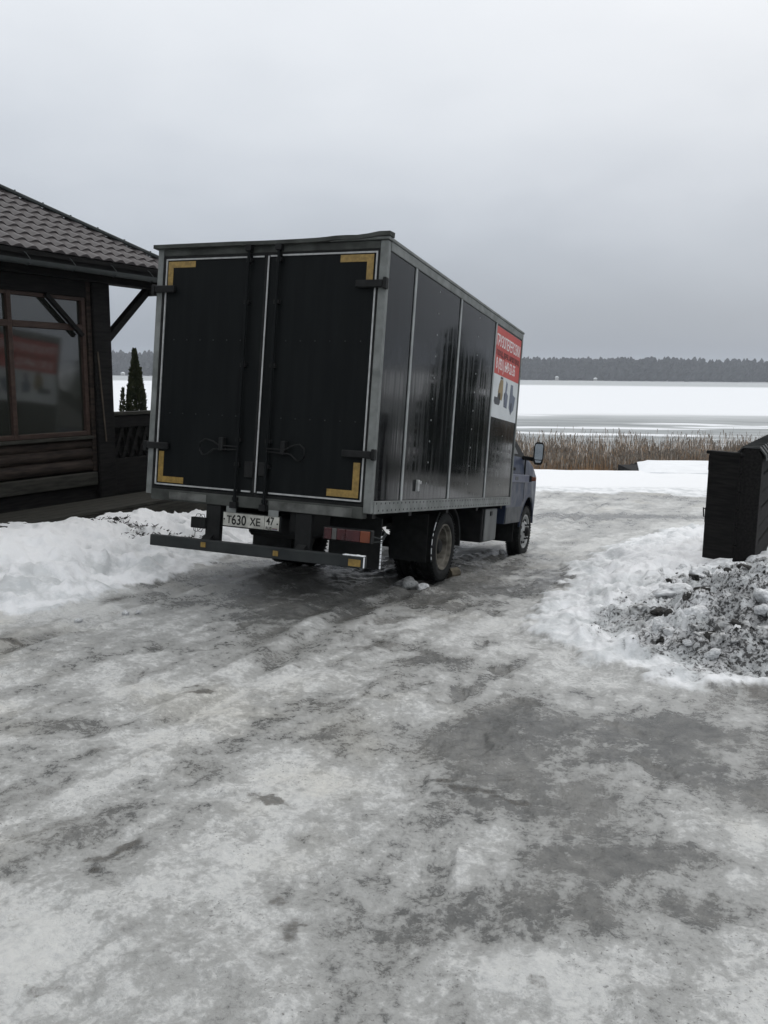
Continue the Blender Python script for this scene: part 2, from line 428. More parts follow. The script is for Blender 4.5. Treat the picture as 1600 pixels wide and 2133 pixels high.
# vectorised gradient noise
_p = np.random.RandomState(3).permutation(512)
_p = np.concatenate([_p, _p, _p])
def perlin(x, y):
    xi = np.floor(x).astype(int); yi = np.floor(y).astype(int)
    xf = x - xi; yf = y - yi; xi &= 511; yi &= 511
    u = xf * xf * xf * (xf * (xf * 6 - 15) + 10); v = yf * yf * yf * (yf * (yf * 6 - 15) + 10)
    def g(h, a, b):
        t = (h & 15) * (math.pi / 8) + .3; return np.cos(t) * a + np.sin(t) * b
    a = _p[_p[xi] + yi]; b = _p[_p[xi + 1] + yi]; c = _p[_p[xi] + yi + 1]; d = _p[_p[xi + 1] + yi + 1]
    return ((g(a, xf, yf) * (1 - u) + g(b, xf - 1, yf) * u) * (1 - v) + (g(c, xf, yf - 1) * (1 - u) + g(d, xf - 1, yf - 1) * u) * v) * 1.5
def fbm(x, y, s=1., o=4, gain=.5, seed=0.):
    t = 0; a = 1.; x = x * s + seed * 17.3; y = y * s + seed * 9.1
    for _ in range(o):
        t = t + perlin(x, y) * a; x = x * 2.03 + 5.2; y = y * 2.03 + 1.3; a *= gain
    return t
def billow(x, y, s=1., o=4, gain=.5, seed=0.):
    t = 0; a = 1.; x = x * s + seed * 17.3; y = y * s + seed * 9.1
    for _ in range(o):
        t = t + (1 - np.abs(perlin(x, y)) * 2) * a; x = x * 2.1 + 5.2; y = y * 2.1 + 1.3; a *= gain
    return t
def sstep(a, b, v):
    t = np.clip((v - a) / (b - a), 0, 1); return t * t * (3 - 2 * t)
def sdpoly(x, y, P):
    """signed distance to a closed polygon, positive inside"""
    P = np.array(P, float); d = np.full(x.shape, 1e9); ins = np.zeros(x.shape, bool)
    for i in range(len(P)):
        a = P[i]; b = P[(i + 1) % len(P)]; e = b - a
        wx = x - a[0]; wy = y - a[1]; t = np.clip((wx * e[0] + wy * e[1]) / (e @ e), 0, 1)
        d = np.minimum(d, np.hypot(wx - e[0] * t, wy - e[1] * t))
        c = ((a[1] <= y) & (b[1] > y)) | ((b[1] <= y) & (a[1] > y))
        with np.errstate(divide='ignore', invalid='ignore'):
            xi = a[0] + (y - a[1]) / (e[1] if e[1] else 1e-9) * e[0]
        ins ^= c & (x < xi)
    return np.where(ins, d, -d)

# ------------------------------------------------------------------ terrain height (metres, eye level = 0)
_GY = [-200, -60, 0, 2, 4, 6, 7.5, 10, 12.5, 15, 18, 22, 27.6, 29, 31, 34, 38, 45, 60, 100]
_GZ = [-1.0, -1.2, -1.5, -1.57, -1.66, -1.79, -1.90, -2.162, -2.425, -2.66, -2.85, -3.0, -3.05, -3.2, -3.9, -4.9, -5.8, -6.2, -6.5, -6.6]
_fy = np.linspace(-200, 100, 6001); _fz = np.interp(_fy, _GY, _GZ)
_k = np.hanning(41); _k /= _k.sum(); _fz = np.convolve(np.pad(_fz, 20, 'edge'), _k, 'valid')
FEET = []
_rf = random.Random(4)
for (ax_, ay_), (bx_, by_), nst in (((.1, 2.6), (1.15, 7.2), 8), ((1.5, 3.0), (.2, 5.6), 6), ((-1.9, 3.2), (-.9, 6.2), 5)):
    L_ = math.hypot(bx_ - ax_, by_ - ay_); an = math.atan2(by_ - ay_, bx_ - ax_)
    for k in range(nst):
        t = (k + _rf.uniform(-.15, .15)) / nst; sd0 = .10 if k % 2 else -.10
        FEET.append((ax_ + (bx_ - ax_) * t - math.sin(an) * sd0, ay_ + (by_ - ay_) * t + math.cos(an) * sd0, an + _rf.uniform(-.2, .2)))
LEFT_SNOW = [(-12, 5.0), (-4.2, 5.75), (-2.69, 5.72), (-2.33, 5.72), (-2.14, 6.12), (-1.98, 6.81), (-1.81, 7.41), (-1.63, 8.81), (-1.42, 9.84), (-1.3, 11.2), (-.9, 13.5), (.4, 16.5), (.5, 17.5), (-14, 19)]
RIGHT_SNOW = [(9, 17.0), (6.47, 16.0), (4.9, 14.6), (3.22, 12.1), (2.2, 9.93), (1.49, 7.66), (1.0, 6.24), (1.02, 5.55), (1.33, 4.98), (1.69, 4.6), (1.97, 4.58), (2.9, 4.6), (6, 4.4), (12, 9)]
RUBBLE = [(1.80, 5.5), (1.92, 6.2), (2.35, 7.0), (2.95, 7.9), (3.7, 8.7), (4.6, 9.3), (5.2, 8), (4.6, 6), (3.2, 4.85), (2.38, 4.8), (1.95, 5.0)]
def height(x, y, fine=True):
    base = np.interp(y, _fy, _fz)
    w = np.clip((y - 2) / 5, 0, 1) * np.clip((16 - y) / 4, 0, 1)
    z = base - .059 * np.clip(x + .27, -1.5, 1.6) * w
    w1 = .16 * fbm(x, y, 1.3, 5, .6, 4)
    dl = sdpoly(x, y, LEFT_SNOW) + w1; dr = sdpoly(x, y, RIGHT_SNOW) + w1
    z = z + .37 * sstep(-.05, 1.9, dl) * np.interp(y, [7, 9, 11.5], [.85, .85, 1.25]) + .03 * sstep(-.03, .10, dl)
    z = z + .15 * sstep(-.05, 1.6, dr) + .045 * sstep(-.03, .14, dr)
    lump = billow(x, y, 1.7, 4, .5, 2)
    z = z + (lump - .8) * .075 * (sstep(0, .4, dl) * sstep(2.6, .9, dl) + sstep(0, .4, dr) * sstep(3.2, 1.5, dr))
    z = z + .020 * fbm(x, y, 4.2, 4, .6, 61) * (sstep(-.1, .3, dl) + sstep(-.1, .3, dr)) * sstep(16, 13, y)
    foot = sstep(.36, .52, perlin(x * 3.1 + 4, y * 2.4)) * .05
    z = z - foot * (sstep(.05, .4, dl) + sstep(.05, .4, dr))
    far = sstep(20.6, 22.6, y + .5 * fbm(x, y, .35, 3, .5, 8)) * sstep(29, 27.2, y)
    z = z + .07 * far * (1 + .3 * fbm(x, y, .6, 3)) 
    z = z + .022 * np.exp(-(((x + .60) / .07) ** 2 + ((y - 3.09) / .05) ** 2))
    if fine:
        q = (1 - sstep(.0, .3, np.maximum(dl, dr))) * sstep(24, 18, y)
        z = z + q * (.016 * fbm(x, y, 1.3, 3, .5, 11) + .010 * fbm(x, y, 6, 5, .6, 12) + .010 * fbm((x * .5 + y * .866) * .3, (x * .866 - y * .5) * 1.8, 2, 3, .55, 13))
        # ruts worn by tyres along the drive, curving to the truck
        for c0, dp in ((.58, 1.), (.33, .7), (-1.05, .9), (-1.3, .6), (1.25, .35), (-.25, .3)):
            cx = c0 + .40 * (y - 8.4) + .012 * (y - 8.4) ** 2 * (y < 8.4)
            d = (x - cx - .06 * fbm(y, x * 0 + c0, .8, 2)) / .10
            m_ = q * sstep(2.2, 5, y) * dp * (1 + .5 * fbm(x, y, 1.5, 2, .5, 15))
            z = z - .026 * np.exp(-d * d) * m_ + .020 * np.exp(-((np.abs(d) - 1.7) / .6) ** 2) * m_
        fz = np.zeros(x.shape)
        for fx_, fy_, fa in FEET:
            dx = (x - fx_) * math.cos(fa) + (y - fy_) * math.sin(fa); dy = -(x - fx_) * math.sin(fa) + (y - fy_) * math.cos(fa)
            fz = np.maximum(fz, sstep(1.15, .75, np.hypot(dx / .15, dy / (.052 - .012 * np.sign(dx)))))
        z = z - .014 * fz * q
    return z

DARK = [  # cx, cy, rx, ry, angle, strength : glazed wet patches where the frost has melted off, plus darker ground under the truck
    (1.25, 3.75, 1.35, .45, -.12, .75), (2.4, 3.5, 1.2, .8, 0, .6), (.62, 3.3, .55, .3, .3, .5), (.38, 4.6, .35, .45, .2, .35),
    (-1.5, 3.65, .55, .12, .25, .45), (-1.05, 2.75, .35, .1, .9, .45), (.1, 8.2, 2.6, 1.6, .5, .8), (1.6, 4.25, .7, .3, -.3, .5),
    (-.1, 6.6, 1.6, .5, .4, .45), (1.0, 10, 1.0, 3.5, .0, .45), (4.6, 17.0, 4.5, .5, 0, .45), (3.6, 19.3, 3.5, .3, 0, .25),
    (.5, 2.3, .35, .16, 0, .35), (.9, 2.62, .4, .1, 0, .35), (-2.4, 7.2, .2, .2, 0, .0), (-2.2, 4.15, .5, .1, .1, .3), (-.75, 3.5, .45, .1, .3, .3), (.05, 4.9, .5, .18, .2, .3), (.85, 4.95, .2, .1, 0, .35), (.5, 3.75, .25, .15, 0, .3), (1.05, 2.35, .2, .08, 0, .4), (3.2, 4.2, 1.6, .8, 0, .5)]
FROST = [(-2.3, 4.3, 1.7, 1.0, 0, .7), (-1.6, 5.6, 1.2, .6, 0, .4), (-.6, 3.09, .08, .06, 0, 1.2), (2.6, 13.2, 2.2, 1.6, 0, .5), (5, 19.5, 6, 1.2, 0, .45), (1.9, 8.2, .6, 2.2, -.3, .5), (-.1, 3.1, .55, .35, 0, .55), (-.35, 2.45, .5, .3, 0, .4), (.55, 4.75, .6, .22, .2, .5), (.75, 2.1, .6, .14, 0, .65), (1.0, 1.95, .5, .25, .1, .5),
         (-.8, 2.0, .35, .2, 0, .5), (-2.6, 4.6, 1.5, .6, 0, .3), (-.3, 4.4, .6, .5, 0, .3), (1.2, 5.6, .4, .6, 0, .5), (.3, 2.75, .5, .12, 0, .5)]
DIRTS = [(-.95, 4.27, .10, .05, .2, 1.), (-1.02, 4.36, .06, .03, 0, .8), (-2.42, 5.08, .22, .055, .0, 1.1), (-2.12, 5.25, .1, .03, .4, .9),
         (-.42, 3.02, .07, .045, -.4, .95), (-.50, 3.07, .05, .03, 0, .8), (-.86, 2.66, .09, .035, .9, .9), (-.93, 2.58, .06, .03, .5, .8), (-.92, 2.5, .03, .03, 0, .9),
         (.34, 3.16, .13, .035, -.1, .95), (.50, 3.08, .10, .03, -.2, .9), (.27, 3.24, .09, .03, .1, .9), (.52, 3.28, .05, .02, 0, .8), (2.28, 4.5, .35, .13, -.2, 1.2), (2.0, 4.55, .25, .08, 0, .8),
         (-.24, 2.22, .05, .07, 0, .8), (-.30, 2.35, .04, .03, 0, .7), (.42, 2.0, .05, .03, 0, .6), (-.05, 5.3, .25, .12, .5, .65), (.1, 5.7, .3, .1, .6, .6),
         (-.5, 4.75, .06, .03, 0, .7), (1.62, 3.45, .14, .03, -.3, .6), (1.5, 3.7, .2, .04, -.2, .5), (1.0, 5.45, .12, .05, 0, .75), (.62, 5.35, .15, .05, 0, .55),
         (-1.75, 3.4, .2, .04, .3, .55), (-1.45, 3.55, .15, .03, .3, .55), (-1.2, 3.45, .09, .03, .5, .6), (-1.1, 3.62, .09, .03, .4, .6), (-.15, 3.9, .03, .02, 0, .8), (.32, 4.2, .10, .03, -.1, .6), (.56, 4.35, .08, .025, 0, .55), (-.62, 4.15, .05, .02, .5, .6), (-1.3, 4.3, .08, .02, .3, .6), (-1.9, 4.4, .09, .02, .1, .5), (.95, 3.35, .05, .02, 0, .6), (1.25, 3.0, .04, .02, 0, .6), (.8, 2.55, .05, .03, 0, .5), (-.68, 2.2, .08, .03, .3, .5), (-.85, 1.95, .06, .03, 0, .6), (.68, 1.95, .04, .03, 0, .5), (-1.3, 2.3, .07, .03, .6, .5), (-1.35, 3.0, .22, .05, .75, .55), (-1.05, 3.3, .16, .04, .7, .5), (-.55, 3.75, .20, .04, .7, .45), (.1, 6.2, .35, .12, .75, .7), (-.45, 5.2, .3, .05, .6, .45), (-1.2, 2.75, .2, .05, .8, .6)]
def blobs(x, y, L, jag=.35, s=4.):
    n1 = fbm(x, y, s, 4, .6, 5); n2 = fbm(x, y, s, 4, .6, 6); t = np.zeros(x.shape)
    for cx, cy, rx, ry, a, k in L:
        dx = (x - cx) * math.cos(a) + (y - cy) * math.sin(a); dy = -(x - cx) * math.sin(a) + (y - cy) * math.cos(a)
        r = np.hypot(dx / rx + n1 * jag, dy / ry + n2 * jag)
        t = np.maximum(t, k * sstep(1.35, .45, r))
    return t

def surface_attrs(x, y):
    w1 = .16 * fbm(x, y, 1.3, 5, .6, 4) + .05 * fbm(x, y, 6, 4, .65, 3)
    dl = sdpoly(x, y, LEFT_SNOW) + w1; dr = sdpoly(x, y, RIGHT_SNOW) + w1
    far = sstep(20.9, 22.2, y + .7 * fbm(x, y, .35, 4, .6, 8)) 
    snow = np.maximum(np.maximum(sstep(-.12, .22, dl), sstep(-.15, .35, dr)), far)
    clean = np.maximum(sstep(22, 23.5, y), np.maximum(sstep(.4, 1.3, dl) * .9, sstep(7.2, 9, y) * sstep(.3, .9, dr)))
    foot = sstep(.30, .55, perlin(x * 3.1 + 4, y * 2.4)) * sstep(.1, -.2, np.abs(dl - .6) - .8)
    snow = snow * (1 - .45 * foot) + .5 * clean
    frost = .50 + .34 * fbm(x, y, .55, 3, .5, 1) + .26 * fbm(x, y, 2.3, 5, .6, 2) + .12 * fbm(x, y, 9, 4, .6, 9)
    u_ = x * .5 + y * .866; v_ = x * .866 - y * .5
    frost = frost + .30 * fbm(u_ * .35, v_ * 1.5, 1.6, 4, .6, 71) + .16 * fbm(u_ * .4, v_ * 2.2, 5, 4, .6, 72)
    frost = frost + blobs(x, y, FROST, .5, 2.5) * .36 - blobs(x, y, DARK, .45, 1.6) * .95
    for fx_, fy_, fa in FEET:
        dx = (x - fx_) * math.cos(fa) + (y - fy_) * math.sin(fa); dy = -(x - fx_) * math.sin(fa) + (y - fy_) * math.cos(fa)
        frost = frost - .30 * sstep(1.25, .7, np.hypot(dx / .15, dy / .055))
    frost = frost + .25 * sstep(-1.0, -.1, np.maximum(dl, dr))
    drt = blobs(x, y, DIRTS, .55, 9)
    spots = sstep(.5, .75, fbm(x, y, 3.3, 3, .5, 21)) * .33
    # brown wheel lines leading to the truck
    for c0 in (.58, .33, -1.05, -1.3):
        cx = c0 + .40 * (y - 8.4) + .012 * (y - 8.4) ** 2 * (y < 8.4)
        frost = frost - .22 * np.exp(-((x - cx) / .10) ** 2) * sstep(2.5, 5, y) * sstep(14, 10, y)
        spots = np.maximum(spots, .42 * np.exp(-((x - cx) / .12) ** 2) * sstep(3.6, 5.8, y) * sstep(26, 8, y) * (1 + .7 * fbm(x, y, 2, 3, .6, 30)))
    drt = np.maximum(drt, spots) * (1 - np.minimum(snow, 1))
    tuft = blobs(x, y, [(-2.75, 9.45, .3, .16, .2, .75), (-2.55, 9.1, .2, .12, 0, .7), (-3.1, 9.6, .15, .1, 0, .5), (-2.3, 9.6, .25, .12, 0, .55)], .8, 6)
    ds = sdpoly(x, y, RUBBLE)
    soot = np.maximum(tuft, (.22 * sstep(8.6, 7.2, y) + .12 + .26 * sstep(7.0, 5.4, y) + .25 * fbm(x, y, 2.0, 3, .6, 31) + .22 * fbm(x, y, 8, 4, .6, 37)) * sstep(-.55, .2, ds + .3 * fbm(x, y, 1.7, 3, .5, 33)))
    soot = np.maximum(soot, .55 * sstep(.5, 1.1, fbm(x, y, 6, 3, .6, 40) * 1.6) * sstep(-.9, 0, ds))
    return frost, snow, drt, soot

def sheet(name, X, Y, Z, m, wrap=False, attrs=True, parent=None, kind=None):
    nr, nc = X.shape
    co = np.stack([X, Y, Z], -1).reshape(-1, 3).astype(np.float32)
    i = np.arange(nr * nc).reshape(nr, nc)
    if wrap: i = np.concatenate([i, i[:, :1]], 1)
    q = np.stack([i[:-1, :-1], i[:-1, 1:], i[1:, 1:], i[1:, :-1]], -1).reshape(-1, 4)
    me = bpy.data.meshes.new(name)
    me.vertices.add(len(co)); me.vertices.foreach_set('co', co.ravel())
    me.loops.add(q.size); me.loops.foreach_set('vertex_index', q.ravel().astype(np.int32))
    me.polygons.add(len(q)); me.polygons.foreach_set('loop_start', np.arange(0, q.size, 4, dtype=np.int32))
    me.update(calc_edges=True); me.polygons.foreach_set('use_smooth', np.ones(len(q), bool))
    me.materials.append(m)
    if attrs:
        for k, a in zip(('frost', 'snow', 'dirt', 'soot'), surface_attrs(X, Y)):
            at = me.attributes.new(k, 'FLOAT', 'POINT'); at.data.foreach_set('value', np.clip(a, -1, 2).ravel().astype(np.float32))
    me.validate()
    o = bpy.data.objects.new(name, me); COL.objects.link(o)
    if parent is not None: o.parent = parent
    if kind: o['kind'] = kind
    return o

# ------------------------------------------------------------------ ground: one polar sheet, fine in front, reaching the horizon
dense = np.linspace(-math.radians(34), math.radians(34), 640)
rest = np.linspace(math.radians(34), math.radians(326), 130)[1:-1]
th = np.concatenate([dense, rest])
rr = np.concatenate([[.02, .3, .8], np.geomspace(1.2, 36, 640), [38, 42, 48, 60, 80, 120, 250, 600, 1500, 3000]])
TH, RR = np.meshgrid(th, rr)
# orientation: angles grow clockwise from +Y
GX, GY_ = RR * np.sin(-TH), RR * np.cos(-TH)
gz = height(GX, GY_)
ground = sheet('ground', GX, GY_, gz, M_['ground'], wrap=True, kind='structure')

def gh(x, y):
    return float(height(np.array([[x]], float), np.array([[y]], float))[0, 0])

# frozen lake
LZ = -5.5
MB().add([(-3000, 30, LZ), (3000, 30, LZ), (3000, 1600, LZ), (-3000, 1600, LZ)], [(0, 1, 2, 3)]).build('frozen_lake', M_['lake'], kind='structure')

# far shore with its wood
fx = np.linspace(-1500, 1500, 160); fyv = np.array([1280, 1300, 1340, 1400, 1500, 1700, 2600])
FX, FY = np.meshgrid(fx, fyv)
FZ = LZ - 1 + np.array([0, 1.6, 3, 6, 11, 13, 10])[:, None] + 4 * fbm(FX, FY, .002, 3) * np.array([0, .1, .3, .7, 1, 1, 1])[:, None]
sheet('far_hill', FX, FY, FZ, mat('far_ground', (.25, .26, .27), (.4, .41, .42), rough=1., spec=0, scale=.02), attrs=False, kind='structure')
fo = MB()
for row, (yy, hh, step) in enumerate(((1315, 20, 7), (1335, 23, 7), (1375, 26, 7.5), (1430, 26, 8), (1500, 27, 9))):
    x = -640.
    while x < 900:
        x += step * rnd.uniform(.3, 1.0)
        h = 1.12 * hh * rnd.uniform(.88, 1.06) * (1 + .13 * mnoise.noise(Vector((x * .006, row * 3, 0))) + .12 * mnoise.noise(Vector((x * .02, row * 3, 4))))
        z0 = LZ + (0, 1, 4, 8, 10)[row]; w = rnd.uniform(3.6, 7.5); y = yy + rnd.uniform(-9, 9); k = 6
        con = False
        prof = ((0, .5), (.25, 1.), (.62, 1.0), (.86, .68), (.98, .25)) if not con else ((0, .4), (.12, .85), (.45, .6), (.75, .3), (1.05, .04))
        vs = []
        for t, r in prof:
            for j in range(k):
                a = 2 * math.pi * j / k + t * 2
                q = w * r * rnd.uniform(.7, 1.25)
                vs.append((x + q * math.cos(a), y + q * math.sin(a), z0 + h * t * rnd.uniform(.96, 1.04)))
        fs = [(i * k + j, i * k + (j + 1) % k, (i + 1) * k + (j + 1) % k, (i + 1) * k + j) for i in range(4) for j in range(k)]
        fs.append(tuple(4 * k + j for j in range(k)))
        fo.add(vs, fs)
fme = bpy.data.meshes.new('far_wood'); fme.from_pydata([tuple(v) for v in fo.v], [], fo.f); fme.materials.append(M_['forest'])
fw = bpy.data.objects.new('far_wood', fme); COL.objects.link(fw); fw['kind'] = 'stuff'
setp(fw, 'dark leafless wood along the far shore of the lake', 'wood')

def cottage(x, y, w, h, label):
    r = empty('cottage', (x, y, LZ + .8), label, 'house', 'small houses on the far shore')
    w *= .7; h *= .7
    MB().box(-w / 2, w / 2, -3, 3, 0, h).build('wall', M_['house_far'], r)
    MB().prism([(-w / 2 - .5, h), (w / 2 + .5, h), (0, h + w * .4)], 1, -3.4, 3.4).build('roof', M_['snow'], r)
cottage(258, 1288, 6, 6.0, 'tall narrow pale house on the far shore, nearest the truck banner')
cottage(317, 1292, 6, 4.0, 'small pale house on the far shore, right of the tall narrow one')
cottage(-396, 1290, 7, 4.5, 'small pale house on the far shore seen between the porch post and the truck')

# ------------------------------------------------------------------ haze
hz = MB().box(-2200, 2200, -2200, 2700, -8.2, 62)
ho = hz.build('haze', M_['snow']); ho.data.materials.clear()
hm = bpy.data.materials.new('haze_air'); hm.use_nodes = True; hn = hm.node_tree; hn.nodes.clear()
o_ = hn.nodes.new('ShaderNodeOutputMaterial'); v_ = hn.nodes.new('ShaderNodeVolumePrincipled')
v_.inputs['Color'].default_value = (.88, .93, 1.0, 1); v_.inputs['Density'].default_value = .00017; v_.inputs['Anisotropy'].default_value = .2
hn.links.new(v_.outputs[0], o_.inputs['Volume'])
ho.data.materials.append(hm); ho['kind'] = 'stuff'; setp(ho, 'thin winter haze over the lake and the shore', 'haze')

# ------------------------------------------------------------------ reeds
def reeds():
    rs = np.random.RandomState(5); n = 185000
    y = 34.5 + 30 * rs.rand(n) ** 1.25; x = (rs.rand(n) * 1.75 - .62) * y * .72
    keep = (y < 44 + 6 * fbm(x, y, .06, 3)) | (rs.rand(n) < .22 * np.clip(1.1 - (y - 44) / 20, 0, 1))
    cl = fbm(x, y, .45, 3); keep &= (cl > -.30) | (y < 40)
    x, y = x[keep], y[keep]; n = len(x)
    z0 = np.maximum(np.interp(y, _fy, _fz), LZ) - .05
    h = (1.26 + .60 * rs.rand(n) + .35 * fbm(x, y, .35, 3)) * np.where(y > 50, .9, 1.) + .12
    w = .005 + .007 * rs.rand(n); lean = rs.randn(n) * .16; lean2 = rs.randn(n) * .1; a = rs.rand(n) * 3.14
    dx, dy = np.cos(a) * w, np.sin(a) * w
    def quad(bx, by, bz, tx, ty, tz, dxa, dya, dxb, dyb):
        return np.stack([np.stack([bx - dxa, by - dya, bz], -1), np.stack([bx + dxa, by + dya, bz], -1),
                         np.stack([tx + dxb, ty + dyb, tz], -1), np.stack([tx - dxb, ty - dyb, tz], -1)], 1)
    st = quad(x, y, z0, x + lean, y + lean2, z0 + h, dx, dy, dx * .5, dy * .5)
    def leaf(f):
        lx = rs.randn(n) * .22; l0 = h * f; 
        return quad(x + lean * f, y, z0 + l0, x + lean * f + lx, y + rs.randn(n) * .15, z0 + l0 + .1 + .3 * rs.rand(n), dx * .3, dy * .3 + .012, dx * .2, dy * .2)
    lf = np.concatenate([leaf(.35), leaf(.6)])
    pl0 = .82
    p = quad(x + lean * pl0, y + lean2 * pl0, z0 + h * pl0, x + lean * 1.25, y + lean2, z0 + h * 1.06, dx * .8, dy * .8, dx * 1.2 + .016, dy * 1.2)
    p = p[rs.rand(n) < .8]
    def mk(name, Q, m, label):
        k = len(Q); me = bpy.data.meshes.new(name)
        me.vertices.add(4 * k); me.vertices.foreach_set('co', Q.reshape(-1).astype(np.float32))
        me.loops.add(4 * k); me.loops.foreach_set('vertex_index', np.arange(4 * k, dtype=np.int32))
        me.polygons.add(k); me.polygons.foreach_set('loop_start', np.arange(0, 4 * k, 4, dtype=np.int32)); me.update(calc_edges=True)
        me.materials.append(m); o = bpy.data.objects.new(name, me); COL.objects.link(o); o['kind'] = 'stuff'
        return o
    r = mk('reed_bed', np.concatenate([st, lf]), M_['reed'], '')
    setp(r, 'belt of dry brown reeds between the snowy bank and the lake', 'reeds')
    q = mk('reed_plume', p, M_['plume'], ''); q.parent = r
reeds()

# low shore hut: only its flat snow-covered roof rises level with the bank
hut = empty('shore_hut', Matrix.Translation((8.1, 26.6, -3.05)) @ Matrix.Rotation(math.radians(-2), 4, 'Z'),
            'low dark hut below the bank with a flat roof under thick snow', 'hut')
MB().prism([(.15, -3), (14, -3), (14, -.02), (.15, -.02)], 1, .25, 3.6).build('wall', M_['timber_dark'], hut)
sn = MB()
nx, ny = 40, 12
vs = []
for j in range(ny + 1):
    for i in range(nx + 1):
        u, v = i / nx, j / ny
        x = 14.5 * u + .95 * v; y = 4.1 * v
        e = min(1, min(u * 40, (1 - u) * 40, v * 8 + .3, (1 - v) * 6 + .2)); 
        vs.append((x, y, .03 + .13 * e ** .5 + .02 * mnoise.noise(Vector((x, y, 0)))))
k = len(vs)
top = [(j * (nx + 1) + i, j * (nx + 1) + i + 1, (j + 1) * (nx + 1) + i + 1, (j + 1) * (nx + 1) + i) for j in range(ny) for i in range(nx)]
bot = [(x, y, -.02) for x, y, z in vs]
rim = [i for i in range(nx + 1)] + [(j * (nx + 1) + nx) for j in range(1, ny + 1)] + [ny * (nx + 1) + i for i in range(nx - 1, -1, -1)] + [j * (nx + 1) for j in range(ny - 1, 0, -1)]
sn.add(vs + bot, top + [(rim[i], rim[(i + 1) % len(rim)], k + rim[(i + 1) % len(rim)], k + rim[i]) for i in range(len(rim))])
sn.build('roof_snow', M_['snow'], hut, smooth=True, angle=50)
MB().beam((-.1, 1.2, -1.2), (.9, 4.0, -.05), .12, .14).beam((-.55, 1.6, -.75), (.75, 3.9, -.15), .1, .3).build('roof_board', M_['timber_dark'], hut)

# ------------------------------------------------------------------ truck
T0 = Vector((1.05, 2.15, -.74))                      # point on the ground between the rear wheels
MR = Matrix(((.91924248, .3893058, .05860258), (-.39347629, .91342878, .10403975), (-.013026, -.11869648, .99284514)))
TO = Vector((-2.03137327, 7.1525575, -1.01473339)) + MR @ T0
truck = empty('box_truck', Matrix.Translation(TO) @ MR.to_4x4(),
              'blue-cab delivery truck with a black box body parked on the icy drive', 'truck')
def T(): return MB(T0)
BW, BL, BH = 2.1, 4.2, 2.066

# body shell: core box slightly inside the skin, with galvanised edges as parts
T().box(.03, BW - .03, .06, BL - .01, .03, BH - .03).build('cargo_shell', M_['black'], truck)
T().box(-.015, BW + .012, -.028, BL + .01, BH - .012, BH + .012).build('roof_sheet', M_['galv'], truck, bevel=.004)
# bent roof-edge flashing, lifted at its right end
fl = T(); nseg = 24; vs = []
for i in range(nseg + 1):
    u = i / nseg; x = -.03 + (BW + .05) * u
    zz = BH + .012 + .003 * math.sin(u * 9) * (u > .4) + .022 * max(0, (u - .72) / .28) * (1 + .5 * math.sin(u * 34))
    vs += [(x, -.045, zz), (x, .05, zz + .008), (x, -.045, zz - .03), (x, .05, zz - .03)]
fs = []
for i in range(nseg):
    a, b = i * 4, i * 4 + 4
    fs += [(a, a + 1, b + 1, b), (a, b, b + 2, a + 2), (a + 2, b + 2, b + 3, a + 3), (a + 1, a + 3, b + 3, b + 1)]
fs += [(0, 2, 3, 1), (nseg * 4, nseg * 4 + 1, nseg * 4 + 3, nseg * 4 + 2)]
fl.add(vs, fs).build('roof_flashing', M_['frame'], truck, smooth=True, angle=40)

# rear frame
T().box(0, .055, -.012, .06, 0, BH - .015).build('corner_post', M_['galv'], truck, bevel=.004)
T().box(BW - .065, BW, -.012, .045, 0, BH - .015).build('corner_post', M_['galv'], truck, bevel=.006)
T().box(.056, BW - .066, -.008, .06, 1.99, BH - .016).build('header_beam', M_['frame'], truck, bevel=.004)
T().box(.056, BW - .066, -.016, .08, -.045, .045).build('rear_sill', M_['frame'], truck, bevel=.006)
T().box(.25, .62, -.022, -.017, -.03, .03).build('sill_plate', M_['sillp'], truck)
T().box(1.22, 1.95, -.022, -.017, -.04, .03).build('sill_plate', M_['sillp'], truck)
# doors
def door(x0, x1, hinge_left):
    d = T(); d.box(x0, x1, .0, .045, .046, 1.988)
    o = d.build('cargo_door', M_['door'], truck)
    g = T(); w = .02
    z0, z1 = .046, 1.988
    g.box(x0, x0 + w, -.008, -.0005, z0, z1); g.box(x1 - w, x1, -.008, -.0005, z0, z1)
    g.box(x0 + w, x1 - w, -.008, -.0005, z1 - w, z1); g.box(x0 + w, x1 - w, -.008, -.0005, z0, z0 + w)
    g.build('rubber_gasket', M_['rubber'], o)
    return o
dl = door(.057, 1.062, True); dr_ = door(1.066, BW - .067, False)
# white sealing line round both leaves
def strip(x0, x1, z0, z1, y=-.0105):
    return T().box(x0, x1, y, y + .009, z0, z1)
for parent, segs in ((dl, [(.085, .097, .085, 1.965), (.097, .88, 1.955, 1.966), (.93, 1.03, 1.955, 1.966), (.097, .90, .082, .094), (.945, 1.03, .082, .094)]),
                     (dr_, [(2.005, 2.018, .085, 1.972), (1.09, 1.15, 1.957, 1.968), (1.20, 2.005, 1.960, 1.972), (1.095, 1.16, .082, .094), (1.20, 2.005, .083, .095), (1.068, 1.081, .085, 1.965)])):
    s_ = T()
    for x0, x1, z0, z1 in segs: s_.box(x0, x1, -.0105, -.0015, z0, z1)
    s_.build('white_seal', M_['seal'], parent)
def ell(cx, cz, dx, dz, lx=.26, lz=.26, w=.055, parent=None, label=None):
    t = T(); y0, y1 = -.0035, -.0009
    x_a, x_b = sorted((cx, cx + dx * w)); z_a, z_b = sorted((cz, cz + dz * lz)); t.box(x_a, x_b, y0, y1, z_a, z_b)
    x_a, x_b = sorted((cx + dx * w, cx + dx * lx)); z_a, z_b = sorted((cz, cz + dz * w)); t.box(x_a, x_b, y0, y1, z_a, z_b)
    t.build('reflective_corner', M_['tape'], parent, label=label)
ell(.105, 1.945, 1, -1, .27, .2, .05, dl); ell(.110, .105, 1, 1, .26, .26, .05, dl)
